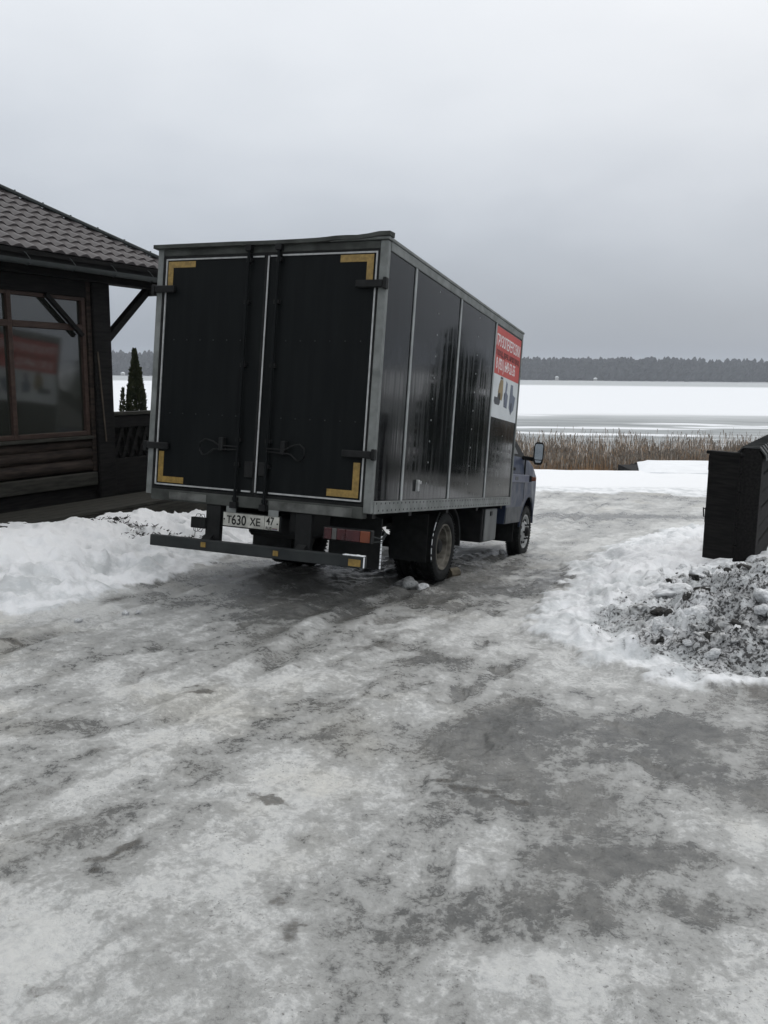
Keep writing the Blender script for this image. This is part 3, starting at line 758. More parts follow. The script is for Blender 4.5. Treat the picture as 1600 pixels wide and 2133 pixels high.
ell(1.985, 1.952, -1, -1, .28, .19, .055, dr_); ell(1.985, .110, -1, 1, .27, .27, .055, dr_)
# bolt rows
for parent, xs in ((dl, np.linspace(.2, .85, 6)), (dr_, np.linspace(1.27, 1.92, 6))):
    b_ = T()
    for z in (1.30, .69):
        for x in xs: b_.lathe_x([(0, .0001), (0, .007), (.001, .007)], (0, 0, 0), 3) if False else b_.box(x - .005, x + .005, -.006, -.0009, z - .005, z + .005)
    b_.build('bolt', M_['bar'], parent, kind='stuff')
# locking bars with keepers and wire handles
for parent, x, sgn in ((dl, .905, -1), (dr_, 1.18, 1)):
    o = T().tube([(x, -.035, -.02), (x, -.035, 2.03)], .013, 8).build('locking_bar', M_['door'], parent, smooth=True, angle=40)
    for z in (.02, .30, .5, 1.1, 1.6, 1.93): T().box(x - .024, x + .024, -.038, -.0005, z - .014, z + .014).build('bar_keeper', M_['black'], parent)
    T().box(x - .03, x + .03, -.06, .0, -.055, -.005).build('bar_keeper', M_['black'], parent)
    T().box(x - .026, x + .026, -.055, .0, 2.0, 2.045).build('bar_keeper', M_['black'], parent)
    hd = T(); z = .43
    loop = [(x, -.045, z + .012), (x + sgn * .17, -.05, z + .012), (x + sgn * .23, -.05, z + .045), (x + sgn * .30, -.055, z + .06), (x + sgn * .345, -.055, z + .03),
            (x + sgn * .35, -.055, z - .03), (x + sgn * .32, -.055, z - .07), (x + sgn * .28, -.055, z - .065), (x + sgn * .22, -.05, z - .02), (x, -.045, z - .012)]
    hd.tube(loop, .0065, 6).build('door_handle', M_['black'], parent, smooth=True)
    T().box(x + sgn * .15 - .02, x + sgn * .15 + .02, -.06, -.0008, z - .03, z + .08).build('handle_catch', M_['black'], parent, bevel=.006)
T().box(.97, 1.05, -.02, -.0008, .2, .33).box(1.10, 1.17, -.02, -.0008, .22, .33).build('lock_plate', M_['black'], dl, bevel=.004)
# hinges
for x0, x1, z, par in ((-.028, .20, 1.715, dl), (-.028, .22, .41, dl), (1.86, BW + .018, 1.725, dr_), (1.84, BW + .018, .445, dr_)):
    h_ = T()
    if x0 < .5:
        h_.box(x0 + .03, x1, -.045, -.0135, z - .028, z + .028).box(x0, x0 + .03, -.05, .03, z - .05, z + .035)
    else:
        h_.box(x0, x1 - .03, -.045, -.0135, z - .028, z + .028).box(x1 - .03, x1, -.055, .0, z - .04, z + .045)
    h_.build('hinge', M_['black'], par, bevel=.006)

# right and left sides
YS = [.045, .60, 1.80, 3.035, 4.19]
def side(x, sgn):
    for a, b in zip(YS[:-1], YS[1:]):
        m = T(); x0, x1 = sorted((x - sgn * .03, x - sgn * .008)); m.box(x0, x1, a + .002, b - .002, .10, 1.985)
        m.build('side_panel', M_['panel'], truck)
    for i, y in enumerate(YS[1:-1]):
        x0, x1 = sorted((x - sgn * .0075, x + sgn * .002)); T().box(x0, x1, y - .016, y + .022, .096, 1.984).build('panel_strip', M_['galv_light'], truck, bevel=.002)
    x0, x1 = sorted((x - sgn * .03, x + sgn * .004))
    T().box(x0, x1, BL - .035, BL, .0, BH - .016).build('front_post', M_['galv'], truck, bevel=.003)
    T().box(x0, x1, .046, BL - .036, 1.985, BH - .014).build('roof_rail', M_['galv'], truck, bevel=.003)
    sl = T().box(x0, x1, .046, BL - .036, -.004, .095).build('side_sill', M_['galv'], truck, bevel=.003)
    rv = T(); n = 46
    xr = x + sgn * .0042
    for i in range(n):
        for z, o2 in ((.078, 0), (.022, .045)):
            y = .09 + (BL - .2) * i / n + o2
            x0, x1 = sorted((xr, xr + sgn * .002)); rv.box(x0, x1, y - .005, y + .005, z - .007, z + .007)
    rv.build('sill_rivet', M_['black'], sl, kind='stuff')
    for y in (1.2, 2.42, 3.62):
        rv = T()
        for z in np.arange(.24, 1.95, .187):
            if y > 3.5 and z > .97: continue
            x0, x1 = sorted((x - sgn * .0082, x - sgn * .005)); rv.box(x0, x1, y - .005, y + .005, z - .007, z + .007)
        rv.build('panel_rivet', M_['galv_light'], truck, kind='stuff')
side(BW, 1); side(0, -1)
lt = T().box(BW - .007, BW + .02, .93, .965, .17, .27).build('marker_bracket', M_['seal'], truck, bevel=.004)
T().box(BW + .005, BW + .024, .965, .99, .235, .262).build('bracket_hook', M_['seal'], lt)

# advertising banner, one on each flank
def banner(x, sgn):
    y0, y1 = 3.062, 4.160; zt, zm, zb = 1.968, 1.458, .985
    xa = x - sgn * .0065
    b0 = T(); xx = sorted((x - sgn * .0078, xa)); b0.box(xx[0], xx[1], y0, y1, zb, zm)
    o = b0.build('banner', M_['banner_white'], truck)
    b1 = T(); b1.box(xx[0], xx[1], y0, y1, zm + .0005, zt); b1.build('red_field', M_['banner_red'], o)
    # text frame: on the right flank text runs towards the front (+Y), on the left towards the rear
    ax = Vector((0, sgn, 0)); up = Vector((0, 0, 1)); nn = Vector((sgn, 0, 0))
    def fr(y, z):
        m = Matrix.Identity(4)
        for i in range(3):
            m[i][0] = ax[i]; m[i][1] = up[i]; m[i][2] = nn[i]
        p = Vector((xa + sgn * .0012, y, z)) - T0
        m.translation = p
        return m
    ys = y0 if sgn > 0 else y1
    def tx(t, size, m, off, z, sxx, bold): 
        return text_mesh(t, size, m, 'lettering', o, fr(ys + sgn * off, z), sx=sxx, bold=bold)
    tx('ГРУЗОПЕРЕВОЗКИ', .17, M_['print_white'], .03, 1.765, .66, .0012)
    tx('город, дача, межгород', .105, M_['print_dark'], .05, 1.665, .86, .002)
    tx('8 (921) 649-52-55', .17, M_['print_white'], .07, 1.52, .66, .0012)
    def poly(pts, m, name):
        q = T(); xs = (xa + sgn * .0004, xa + sgn * .0016)
        q.prism([(ys + sgn * a, z) for a, z in pts], 0, min(xs), max(xs)); return q.build(name, m, o)
    # three small machines printed on the white field
    poly([(.10, 1.21), (.22, 1.21), (.24, 1.27), (.33, 1.27), (.34, 1.16), (.30, 1.13), (.13, 1.13), (.09, 1.16)], M_['print_grey'], 'printed_loader')
    poly([(.23, 1.28), (.26, 1.36), (.31, 1.42), (.42, 1.42), (.43, 1.25), (.40, 1.19), (.26, 1.20)], M_['print_ochre'], 'printed_loader')
    poly([(.30, 1.425), (.41, 1.425), (.40, 1.45), (.31, 1.45)], M_['print_grey'], 'printed_loader')
    poly([(.50, 1.13), (.64, 1.12), (.66, 1.27), (.60, 1.30), (.62, 1.40), (.56, 1.43), (.53, 1.30), (.49, 1.28)], M_['print_slate'], 'printed_truck')
    poly([(.49, 1.21), (.55, 1.21), (.55, 1.28), (.49, 1.28)], M_['print_grey'], 'printed_truck')
    poly([(.505, 1.14), (.54, 1.14), (.54, 1.17), (.505, 1.17)], M_['banner_white'], 'printed_truck')
    poly([(.73, 1.14), (.83, 1.07), (.95, 1.13), (1.0, 1.28), (.88, 1.30), (.86, 1.41), (.76, 1.41)], M_['print_slate'], 'printed_van')
    poly([(.80, 1.09), (.83, 1.06), (.86, 1.09), (.86, 1.20), (.81, 1.20)], M_['print_grey'], 'printed_van')
    return o
banner(BW, 1); banner(0, -1)

# plate, lamps, underrun bar
for x in (.83, 1.225): T().box(x, x + .09, -.03, -.022, -.10, -.042).build('plate_hanger', M_['galv'], truck)
T().box(.795, 1.345, -.029, -.018, -.212, -.085).build('plate_holder', M_['rubber'], truck, bevel=.003)
pl = T().box(.808, 1.330, -.034, -.0295, -.204, -.092).build('number_plate', M_['plate'], truck, bevel=.002)
fmt = Matrix(((1, 0, 0, 0), (0, 0, -1, 0), (0, 1, 0, 0), (0, 0, 0, 1)))   # text plane facing the rear
def ptx(t, size, x, z, sxx=1., bold=.001, m='ink'):
    M = fmt.copy(); M.translation = Vector((x, -.0352, z)) - T0
    text_mesh(t, size, M_[m], 'lettering', pl, M, sx=sxx, bold=bold)
ptx('Т', .083, .842, -.180, .9, .0016); ptx('630', .110, .888, -.186, .85, .0018); ptx('ХЕ', .083, 1.062, -.180, .95, .0016)
ptx('47', .088, 1.214, -.160, .80, .0014); ptx('RUS', .032, 1.210, -.198, 1.0, .0005)
q = T().box(1.196, 1.199, -.0352, -.0342, -.202, -.094)
q.box(.810, 1.328, -.0352, -.0342, -.0945, -.0925).box(.810, 1.328, -.0352, -.0342, -.2035, -.2015).build('plate_border', M_['ink'], pl)
T().box(1.272, 1.318, -.0352, -.0342, -.199, -.192).build('flag_mark', M_['print_slate'], pl)
T().box(1.272, 1.318, -.0352, -.0342, -.1918, -.185).build('flag_mark', M_['print_dark'], pl)
for x in (.820, 1.316):
    T().box(x - .006, x + .006, -.037, -.0345, -.155, -.143).build('plate_bolt', M_['ink'], pl)
lamp = T().box(1.72, 2.13, -.03, .03, -.228, -.125).build('tail_light', M_['black'], truck, bevel=.005)
for x0, x1, m in ((1.735, 1.80, 'red_lens'), (1.802, 1.842, 'clear_lens'), (1.844, 1.915, 'red_lens'), (1.917, 2.04, 'red_lens'), (2.042, 2.122, 'amber')):
    T().box(x0, x1, -.042, -.0305, -.22, -.133).build('lens', M_[m], lamp, bevel=.004)
# the left lamp is gone: a bare bracket with wires
br = T().box(.49, .63, -.03, .02, -.25, -.16).build('lamp_bracket', M_['rubber'], truck, bevel=.003)
for k_ in range(4):
    z = -.155 if k_ % 2 else -.255; s_ = 1 if k_ % 2 else -1
    T().tube([(.5 + .02 * k_, -.01, z - s_ * .01), (.52 + .02 * k_, -.02, z + s_ * .02), (.55 + .02 * k_, -.02, z + s_ * .025), (.58 + .01 * k_, 0, z - s_ * .01)], .0025, 5).build('wire', M_['rubber'], br)
T().tube([(.53, -.02, -.25), (.54, -.03, -.28), (.53, -.02, -.32)], .0025, 5).build('wire', M_['rubber'], br)
for x in (.615, 1.46): T().box(x, x + .14, .0, .05, -.36, -.046).build('bar_bracket', M_['black'], truck, bevel=.004)
bar = T().beam((.165, -.1, -.378), (2.125, -.1, -.362), .07, .09).build('underrun_bar', M_['bar'], truck, bevel=.005)
T().beam((.66, -.05, -.36), (.66, .03, -.30), .08, .05).beam((1.53, -.05, -.36), (1.53, .03, -.30), .08, .05).build('bar_arm', M_['black'], bar)
for x, w, h in ((.70, .045, .04), (1.375, .045, .04), (2.055, .10, .052)):
    T().box(x - w / 2, x + w / 2, -.141, -.1355, -.368 - h / 2, -.368 + h / 2).build('amber_reflector', M_['tape'], bar)
sc = T()
for i in range(7): sc.box(1.95 + i * .024, 1.95 + (i + 1) * .024, -.13 + .004 * (i % 3), -.075, -.3185, -.3185 + .005 + .004 * rnd.random())
sc.build('snow_crust', M_['snow'], bar)
T().box(2.1255, 2.132, -.135, -.125, -.40, -.32).build('snow_crust', M_['snow'], bar)

# chassis
for x in (.62, 1.38): T().box(x, x + .09, .05, 6.1, -.20, -.045).build('chassis_rail', M_['black'], truck)
for y in (.12, .9, 1.9, 2.9, 3.9): T().box(.04, BW - .04, y, y + .07, -.045, .0).build('cross_bearer', M_['black'], truck)
T().tube([(.25, 2.15, -.40), (1.85, 2.15, -.40)], .06, 12).build('rear_axle', M_['black'], truck, smooth=True, angle=40)
df = T(); df.lathe_x([(-.14, .02), (-.11, .11), (0, .17), (.11, .11), (.14, .02)], (1.0, 2.12, -.40), 16); df.build('differential', M_['black'], truck, smooth=True)
for x in (.55, 1.5):
    T().tube([(x, 1.45, -.24), (x, 1.8, -.33), (x, 2.15, -.36), (x, 2.5, -.33), (x, 2.85, -.24)], .035, 6).build('leaf_spring', M_['black'], truck)
T().tube([(.9, 2.2, -.33), (1.0, 4.4, -.22)], .045, 8).build('drive_shaft', M_['black'], truck)
T().tube([(.32, 1.2, -.25), (.32, 2.6, -.2)], .03, 8).build('exhaust_pipe', M_['galv'], truck)
T().box(.80, 1.32, .35, 1.05, -.30, -.10).build('spare_carrier', M_['black'], truck, bevel=.03)
T().box(.1, .16, 3.2, 4.0, -.36, -.05).box(.16, .55, 3.2, 4.0, -.36, -.05).build('fuel_tank', M_['black'], truck, bevel=.02)

def tyre_prof(w, r):
    h = w / 2
    return [(-h * .72, r * .66), (-h * .96, r * .74), (-h, r * .86), (-h * .88, r * .965), (-h * .72, r * .995), (-h * .4, r), (-h * .36, r * .975), (-h * .28, r * .975), (-h * .24, r),
            (h * .24, r), (h * .28, r * .975), (h * .36, r * .975), (h * .4, r), (h * .72, r * .995), (h * .88, r * .965), (h, r * .86), (h * .96, r * .74), (h * .72, r * .66)]
def wheel(x, y, z, sgn, kind):
    R = .345
    t = T(); t.lathe_x(tyre_prof(.195, R), (x, y, z), 48, closed=True)
    for k_ in range(56):                                 # tread blocks
        a = 2 * math.pi * k_ / 56
        for xo in (-.075, .075):
            c = Vector((x + xo, y + (R + .002) * math.cos(a), z + (R + .002) * math.sin(a)))
            t.beam(c - Vector((.016, 0, 0)), c + Vector((.016, 0, 0)), .016, .012, up=(0, math.cos(a), math.sin(a)))
    w = t.build('wheel', M_['rubber'], truck, smooth=True, angle=35)
    r = T(); rr_ = R * .66
    if kind == 'rear':    # deep dished outer rim of the twin wheels
        r.lathe_x([(sgn * .072, rr_ + .006), (sgn * .088, rr_ + .004), (sgn * .086, rr_ - .012), (sgn * .055, rr_ - .022), (sgn * .05, rr_ - .045), (-sgn * .02, rr_ - .052), (-sgn * .055, rr_ - .07), (-sgn * .06, .07), (-sgn * .04, .03), (-sgn * .04, .001)], (x, y, z), 40)
        o = r.build('rim', M_['rim_tan'], w, smooth=True, angle=35)
        hb = T(); hb.lathe_x([(-sgn * .06, .085), (sgn * .03, .075), (sgn * .05, .055), (sgn * .052, .001)], (x, y, z), 20); hb.build('hub', M_['black'], w, smooth=True, angle=35)
        nut_x = -sgn * .03
    elif kind == 'front':
        r.lathe_x([(sgn * .072, rr_ + .006), (sgn * .088, rr_ + .004), (sgn * .084, rr_ - .014), (sgn * .05, rr_ - .03), (sgn * .03, rr_ - .045), (sgn * .09, .125), (sgn * .10, .10), (sgn * .10, .07)], (x, y, z), 40)
        o = r.build('rim', M_['rim_white'], w, smooth=True, angle=35)
        hb = T(); hb.lathe_x([(sgn * .09, .072), (sgn * .135, .060), (sgn * .15, .04), (sgn * .152, .001)], (x, y, z), 16); hb.build('hub', M_['black'], w, smooth=True, angle=35)
        for k_ in range(8):
            a = 2 * math.pi * (k_ + .5) / 8; c = Vector((x + sgn * .062, y + .158 * math.cos(a), z + .158 * math.sin(a)))
            T().tube([c - Vector((.004, 0, 0)), c + Vector((.014 * sgn, 0, 0))], .021, 10).build('rim_hole', M_['rubber'], w)
        nut_x = sgn * .105
    else:
        r.lathe_x([(sgn * .05, rr_ + .004), (0, rr_ - .02), (0, .001)], (x, y, z), 24); r.build('rim', M_['rim_tan'], w); return
    nt_ = T()
    for k_ in range(6):
        a = 2 * math.pi * k_ / 6; c = Vector((x + nut_x, y + .105 * math.cos(a), z + .105 * math.sin(a)))
        nt_.tube([c - Vector((.02, 0, 0)), c + Vector((.02, 0, 0))], .013, 6)
    nt_.build('wheel_nut', M_['rubber'], w)
wheel(1.895, 2.15, -.40, 1, 'rear'); wheel(1.665, 2.15, -.40, 1, 'inner')
wheel(.205, 2.15, -.40, -1, 'rear'); wheel(.435, 2.15, -.40, -1, 'inner')
wheel(1.90, 5.55, -.40, 1, 'front'); wheel(.20, 5.55, -.40, -1, 'front')
# plastic mudguards as arcs over the twin wheels, with flaps hanging behind
for x0, x1, xe in ((1.56, 2.0, 2.0), (.10, .54, .10)):
    g = T(); vs = []; n = 22
    for i in range(n + 1):
        a = math.radians(200 - 205 * i / n); 
        for r_ in (.425, .435):
            for x in (x0, x1): vs.append((x, 2.15 + r_ * math.cos(a), -.38 + r_ * .92 * math.sin(a)))
    fs = []
    for i in range(n):
        a, b = i * 4, i * 4 + 4
        fs += [(a, a + 1, b + 1, b), (a + 2, b + 2, b + 3, a + 3), (a + 1, a + 3, b + 3, b + 1), (a, b, b + 2, a + 2)]
    fs += [(0, 2, 3, 1), (n * 4, n * 4 + 1, n * 4 + 3, n * 4 + 2)]
    mg = g.add(vs, fs).build('mudguard', M_['rubber'], truck, smooth=True, angle=40)
    lip = T(); 
    for r_ in (.44,):
        lip.tube([(xe, 2.15 + r_ * math.cos(math.radians(200 - 205 * i / n)), -.38 + r_ * .92 * math.sin(math.radians(200 - 205 * i / n))) for i in range(n + 1)], .008, 5)
    lip.build('guard_lip', M_['bar'], mg, smooth=True)
    if x0 > 1:
        ice = T(); pts = [(xe + .008, 2.15 + .447 * math.cos(math.radians(a)), -.38 + .447 * .92 * math.sin(math.radians(a))) for a in range(196, 140, -4)]
        for p, q_ in zip(pts[:-1], pts[1:]):
            if rnd.random() < .7: ice.beam(p, q_, .005, .007)
        ice.build('ice_crust', M_['snow'], mg)
T().box(1.60, 1.97, 1.66, 1.675, -.52, -.06).build('mudflap', M_['rubber'], truck)
T().box(.10, .55, 1.60, 1.615, -.62, -.06).build('mudflap', M_['rubber'], truck)
T().box(1.60, 2.06, .33, .345, -.46, -.05).build('mudflap', M_['rubber'], truck)
ic = T()
for i in range(9):
    z = -.19 - .030 * i; ic.box(2.062, 2.069, .322, .336 + .004 * rnd.random(), z - .024, z)
ic.build('ice_crust', M_['snow'], truck)
T().tube([(2.12, -.0, -.17), (2.17, .08, -.19), (2.15, .2, -.15), (2.07, .3, -.12)], .006, 6).tube([(2.1, 0, -.22), (2.19, .05, -.205), (2.2, .1, -.15)], .005, 5).build('lamp_cable', M_['bar'], truck)
# toolbox behind the cab
T().box(1.60, 2.028, 3.28, 3.84, -.42, -.035).build('tool_box_back', M_['black'], truck, bevel=.01)  # black rear of the tool box, built as a separate box
tb = T().box(2.03, 2.045, 3.34, 3.83, -.41, -.04).build('tool_box', M_['toolbox'], truck, bevel=.006)
T().box(2.046, 2.056, 3.53, 3.60, -.12, -.07).build('box_latch', M_['black'], tb, bevel=.003)

# cab ---------------------------------------------------------------
CX = 1.05
def hw(y):
    return float(np.interp(y, [4.2, 5.3, 5.7, 6.1, 6.4, 6.55], [.955, .955, .945, .90, .80, .66]))
def cbot(y):
    b = -.25 if y < 5.2 else -.30
    d = abs(y - 5.55)
    if d < .47: b = max(b, -.385 + math.sqrt(max(0, .47 ** 2 - d * d)))
    return b
def ctop(y):
    return float(np.interp(y, [4.2, 5.5, 5.8, 6.2, 6.45, 6.55], [.61, .60, .54, .42, .27, .10]))
ysl = sorted(set(list(np.round(np.arange(4.30, 6.56, .05), 3)) + [5.08, 5.09, 5.12, 6.02, 6.01, 5.98]))
rows = []
for y in ysl:
    b, t, w = cbot(y), ctop(y), hw(y); sec = []
    for k_ in range(9):
        u = k_ / 8; z = b + (t - b) * u
        bulge = .018 * math.sin(min(1, max(0, (z + .3) / .9)) * math.pi) - .035 * max(0, (z - .25) / .4) ** 2
        sec.append((CX + w + bulge, z))
    sec[-1] = (sec[-1][0] - .03, sec[-1][1])
    right = sec; left = [(2 * CX - x, z) for x, z in sec]
    mid = []
    for k_ in range(1, 8):
        u = k_ / 8; x = right[-1][0] + (left[-1][0] - right[-1][0]) * u; mid.append((x, right[-1][1] + .045 * math.sin(u * math.pi) * (1 if y > 5.3 else .3)))
    rows.append([(x, y, z) for x, z in right + mid + left[::-1]])
cb = T(); n = len(rows[0]); vs = [p for r in rows for p in r]
fs = [(i * n + j, i * n + j + 1, (i + 1) * n + j + 1, (i + 1) * n + j) for i in range(len(rows) - 1) for j in range(n - 1)]
fs += [tuple(range(n))[::-1], tuple((len(rows) - 1) * n + j for j in range(n))]
cab = cb.add(vs, fs).build('cab', M_['blue'], truck, smooth=True, angle=35)
# greenhouse
def gtop(y): return float(np.interp(y, [4.3, 4.45, 4.65, 4.82, 5.52], [1.27, 1.29, 1.22, 1.06, .60]))
rows = []
for y in np.linspace(4.31, 5.52, 26):
    t = gtop(y); sec = []
    for k_ in range(7):
        u = k_ / 6; z = .58 + (t - .58) * u; sec.append((CX + .885 - .17 * ((z - .58) / .7) - (.03 if k_ == 6 else 0), z))
    left = [(2 * CX - x, z) for x, z in sec]
    mid = [(sec[-1][0] + (left[-1][0] - sec[-1][0]) * k_ / 6, t + .02 * math.sin(k_ / 6 * math.pi)) for k_ in range(1, 6)]
    rows.append([(x, y, z) for x, z in sec + mid + left[::-1]])
gb = T(); n = len(rows[0]); vs = [p for r in rows for p in r]
fs = [(i * n + j, i * n + j + 1, (i + 1) * n + j + 1, (i + 1) * n + j) for i in range(len(rows) - 1) for j in range(n - 1)]
fs += [tuple(range(n))[::-1], tuple((len(rows) - 1) * n + j for j in range(n))]
gb.add(vs, fs).build('cab_roof', M_['black'], cab, smooth=True, angle=35)
for s_ in (1, -1):
    def sidep(y, z, o=.004): return (CX + s_ * (.885 - .17 * ((z - .58) / .7) + o), y, z)
    w_ = T(); pts = [(4.36, .64), (5.10, .64), (4.90, .80), (4.64, .98), (4.36, 1.12)]
    w_.add([sidep(*p) for p in pts] + [sidep(*p, o=-.01) for p in pts], [(0, 1, 2, 3, 4), (9, 8, 7, 6, 5)] + [(i, (i + 1) % 5, 5 + (i + 1) % 5, 5 + i) for i in range(5)])
    w_.build('side_window', M_['clear_lens'], cab)
ws = T()
def wp(u, y, o=.006):
    t = gtop(y); x = CX + (.80 - .09 * ((t - .6) / .5)) * u; return (x, y + o * .6, t + .02 * math.cos(u * 1.5) + o)
ws.add([wp(u, y) for y in (4.86, 5.46) for u in np.linspace(-1, 1, 9)], [(j, j + 1, 10 + j, 9 + j) for j in range(8)]).build('windscreen', M_['glass'], cab, smooth=True)
for s_ in (1, -1):
    dmb = T(); xs = CX + s_ * .972
    # door shut line and lower skirt
    dmb.add([(CX + s_ * (hw(y) + o), y, z) for o in (.004, .02) for y, z in ((4.32, -.245), (5.04, -.245), (5.10, -.10), (5.12, -.045), (4.32, -.045))],
            [(0, 1, 2, 3, 4), (9, 8, 7, 6, 5)] + [(i, (i + 1) % 5, 5 + (i + 1) % 5, 5 + i) for i in range(5)]).build('sill_skirt', M_['skirt'], cab)
    tr = T(); tr.box(*sorted((CX + s_ * .96, CX + s_ * .990)), 4.32, 5.36, .27, .375).build('side_moulding', M_['trim'], cab, bevel=.008)
    T().box(*sorted((CX + s_ * .989, CX + s_ * .993)), 4.60, 4.74, .30, .345).build('moulding_badge', M_['skirt'], cab, bevel=.001)
    T().box(*sorted((CX + s_ * .955, CX + s_ * .975)), 5.155, 5.165, .02, .58).build('door_gap', M_['rubber'], cab)
    T().box(*sorted((CX + s_ * .96, CX + s_ * .99)), 4.42, 4.58, .42, .46).build('door_handle', M_['rubber'], cab, bevel=.006)
    # wheel-arch lip
    al = T(); al.tube([(CX + s_ * (hw(5.55 + .475 * math.cos(a)) + .006), 5.55 + .475 * math.cos(a), -.385 + .475 * math.sin(a)) for a in np.linspace(.18, math.pi - .15, 20)], .016, 6).build('arch_lip', M_['blue'], cab, smooth=True)
    T().box(*sorted((CX + s_ * .45, CX + s_ * .90)), 5.02, 5.04, -.52, -.2).build('front_mudflap', M_['rubber'], cab)
    # repeater lamp
    rl = T().box(*sorted((CX + s_ * .965, CX + s_ * 1.015)), 5.37, 5.45, .285, .365).build('repeater_base', M_['rubber'], cab, bevel=.01)
    T().prism([(CX + s_ * 1.015, 5.375), (CX + s_ * 1.06, 5.385), (CX + s_ * 1.072, 5.41), (CX + s_ * 1.06, 5.435), (CX + s_ * 1.015, 5.445)], 2, .297, .353).build('repeater_lens', M_['amber'], cab, bevel=.006)
    # mirror on its arm
    ar = T(); ar.beam((CX + s_ * .90, 5.24, .60), (CX + s_ * 1.06, 5.22, .585), .05, .055).build('mirror_arm', M_['rubber'], cab, bevel=.01)
    mx = CX + s_ * 1.12
    mirror_parts = []
    mh = T(); pts = []
    hwid, hh_ = .068, .150
    for k_ in range(24):
        a = 2 * math.pi * k_ / 24; c_, s2 = math.cos(a), math.sin(a)
        pts.append((mx + hwid * (abs(c_) ** .5) * (1 if c_ > 0 else -1), .665 + hh_ * (abs(s2) ** .55) * (1 if s2 > 0 else -1)))
    vs = [(x, 5.17, z) for x, z in pts] + [(mx + (x - mx) * .98, 5.19, .665 + (z - .665) * .98) for x, z in pts] + [(mx + (x - mx) * .75, 5.25, .665 + (z - .665) * .8) for x, z in pts]
    fs = [tuple(range(24))] + [(i + 24 * k_, (i + 1) % 24 + 24 * k_, (i + 1) % 24 + 24 * (k_ + 1), i + 24 * (k_ + 1)) for k_ in range(2) for i in range(24)] + [tuple(48 + i for i in range(24))[::-1]]
    mo = mh.add(vs, fs).build('mirror_housing', M_['rubber'], cab, smooth=True, angle=50)
    mg_ = T().prism([(mx - .050, .60), (mx - .044, .585), (mx + .044, .585), (mx + .052, .60), (mx + .052, .77), (mx + .036, .79), (mx - .036, .79), (mx - .050, .77)], 1, 5.163, 5.168).build('mirror_glass', M_['mirror'], cab)
    mg2 = T().prism([(mx - .044, .575), (mx + .044, .575), (mx + .03, .545), (mx - .03, .545)], 1, 5.163, 5.168).build('mirror_glass', M_['mirror'], cab)
    mb_ = T().box(mx - .055, mx + .055, 5.164, 5.171, .576, .584).build('mirror_bridge', M_['rubber'], cab)
    cpt = Vector((mx, 5.2, .66)) - T0
    rot = Matrix.Translation(cpt) @ Matrix.Rotation(s_ * math.radians(17), 4, 'Z') @ Matrix.Translation(-cpt)
    for ob in (mo, mg_, mg2, mb_): ob.data.transform(rot)
    hl = T(); hl.box(*sorted((CX + s_ * .52, CX + s_ * .76)), 6.42, 6.50, .0, .2).build('headlight', M_['clear_lens'], cab, bevel=.02)
T().box(CX - .72, CX + .72, 6.5, 6.62, -.34, -.12).build('front_bumper', M_['rubber'], truck, bevel=.03)
T().box(CX - .35, CX + .35, 6.50, 6.57, .0, .18).build('grille', M_['rubber'], cab, bevel=.02)

# ------------------------------------------------------------------ wheel chock and clods at the wheel
def tw(x, y, z): return TO + MR @ (Vector((x, y, z)) - T0)
p = tw(1.98, 2.52, -.69)
ck = empty('wheel_chock', (p.x, p.y, gh(p.x, p.y)), 'short brown wooden block chocked against the rear tyre of the truck', 'wheel chock')
MB().tube([(-.05, -.03, .055), (.045, .04, .055)], .06, 9).build('block', M_['chock'], ck)

def lump_mesh(seed, name='lump', sub=2, rough=.35, m=None):
    bm = bmesh.new(); bmesh.ops.create_icosphere(bm, subdivisions=sub, radius=1.)
    o = Vector((seed * 7.3, seed * 3.1, seed * 1.7))
    for v in bm.verts:
        c = v.co.normalized(); r = 1 + rough * mnoise.noise(c * 1.1 + o) * 1.6 + rough * .6 * mnoise.noise(c * 2.2 + o) + rough * .35 * mnoise.noise(c * 6 + o)
        # flatten some faces like broken ice
        v.co = c * r
    for k_ in range(3):
        d = Vector((mnoise.noise(o + Vector((k_, 0, 0))), mnoise.noise(o + Vector((0, k_ + 3, 0))), mnoise.noise(o + Vector((0, 0, k_ + 9))))).normalized()
        for v in bm.verts:
            t = v.co.dot(d)
            if t > .62: v.co -= d * (t - .62) * .85
    me = bpy.data.meshes.new(name); bm.to_mesh(me); bm.free(); me.materials.append(m)
    me.polygons.foreach_set('use_smooth', [True] * len(me.polygons))
    return me
LI = [lump_mesh(i, 'snow_lump', 3, .40, M_['chunk_ice']) for i in range(6)]
LD = [lump_mesh(i + 20, 'dirty_lump', 3, .48, M_['chunk_dirty']) for i in range(7)]
LC = [lump_mesh(i + 40, 'dark_clod', 2, .5, M_['clod']) for i in range(4)]

def chunk(name, me, x, y, r, label, cat, group, flat=.6, sink=.3):
    o = share(name, me, None, (x, y, gh(x, y) + r * flat * (1 - sink) * .6), (rnd.uniform(-.4, .4), rnd.uniform(-.4, .4), rnd.uniform(0, 6.3)), (r, r * rnd.uniform(.7, 1), r * flat))
    return setp(o, label, cat, group)
LG = LI[0].copy(); LG.materials.clear(); LG.materials.append(M_['grey_ice'])
chunk('ice_chunk', LG, .22, 7.75, .10, 'grey clod of icy snow lying behind the rear tyre of the truck', 'ice chunk', 'loose ice chunks on the drive')
chunk('ice_chunk', LI[2], .37, 7.80, .07, 'small icy clod just right of the bigger one behind the rear tyre', 'ice chunk', 'loose ice chunks on the drive')
chunk('ice_chunk', LI[1], -1.83, 5.82, .035, 'small bright ice chunk with a dark patch behind it, on the left of the drive', 'ice chunk', 'loose ice chunks on the drive')
chunk('ice_chunk', LI[3], -1.76, 5.88, .024, 'thin bright sliver of ice right of the small bright chunk', 'ice chunk', 'loose ice chunks on the drive')
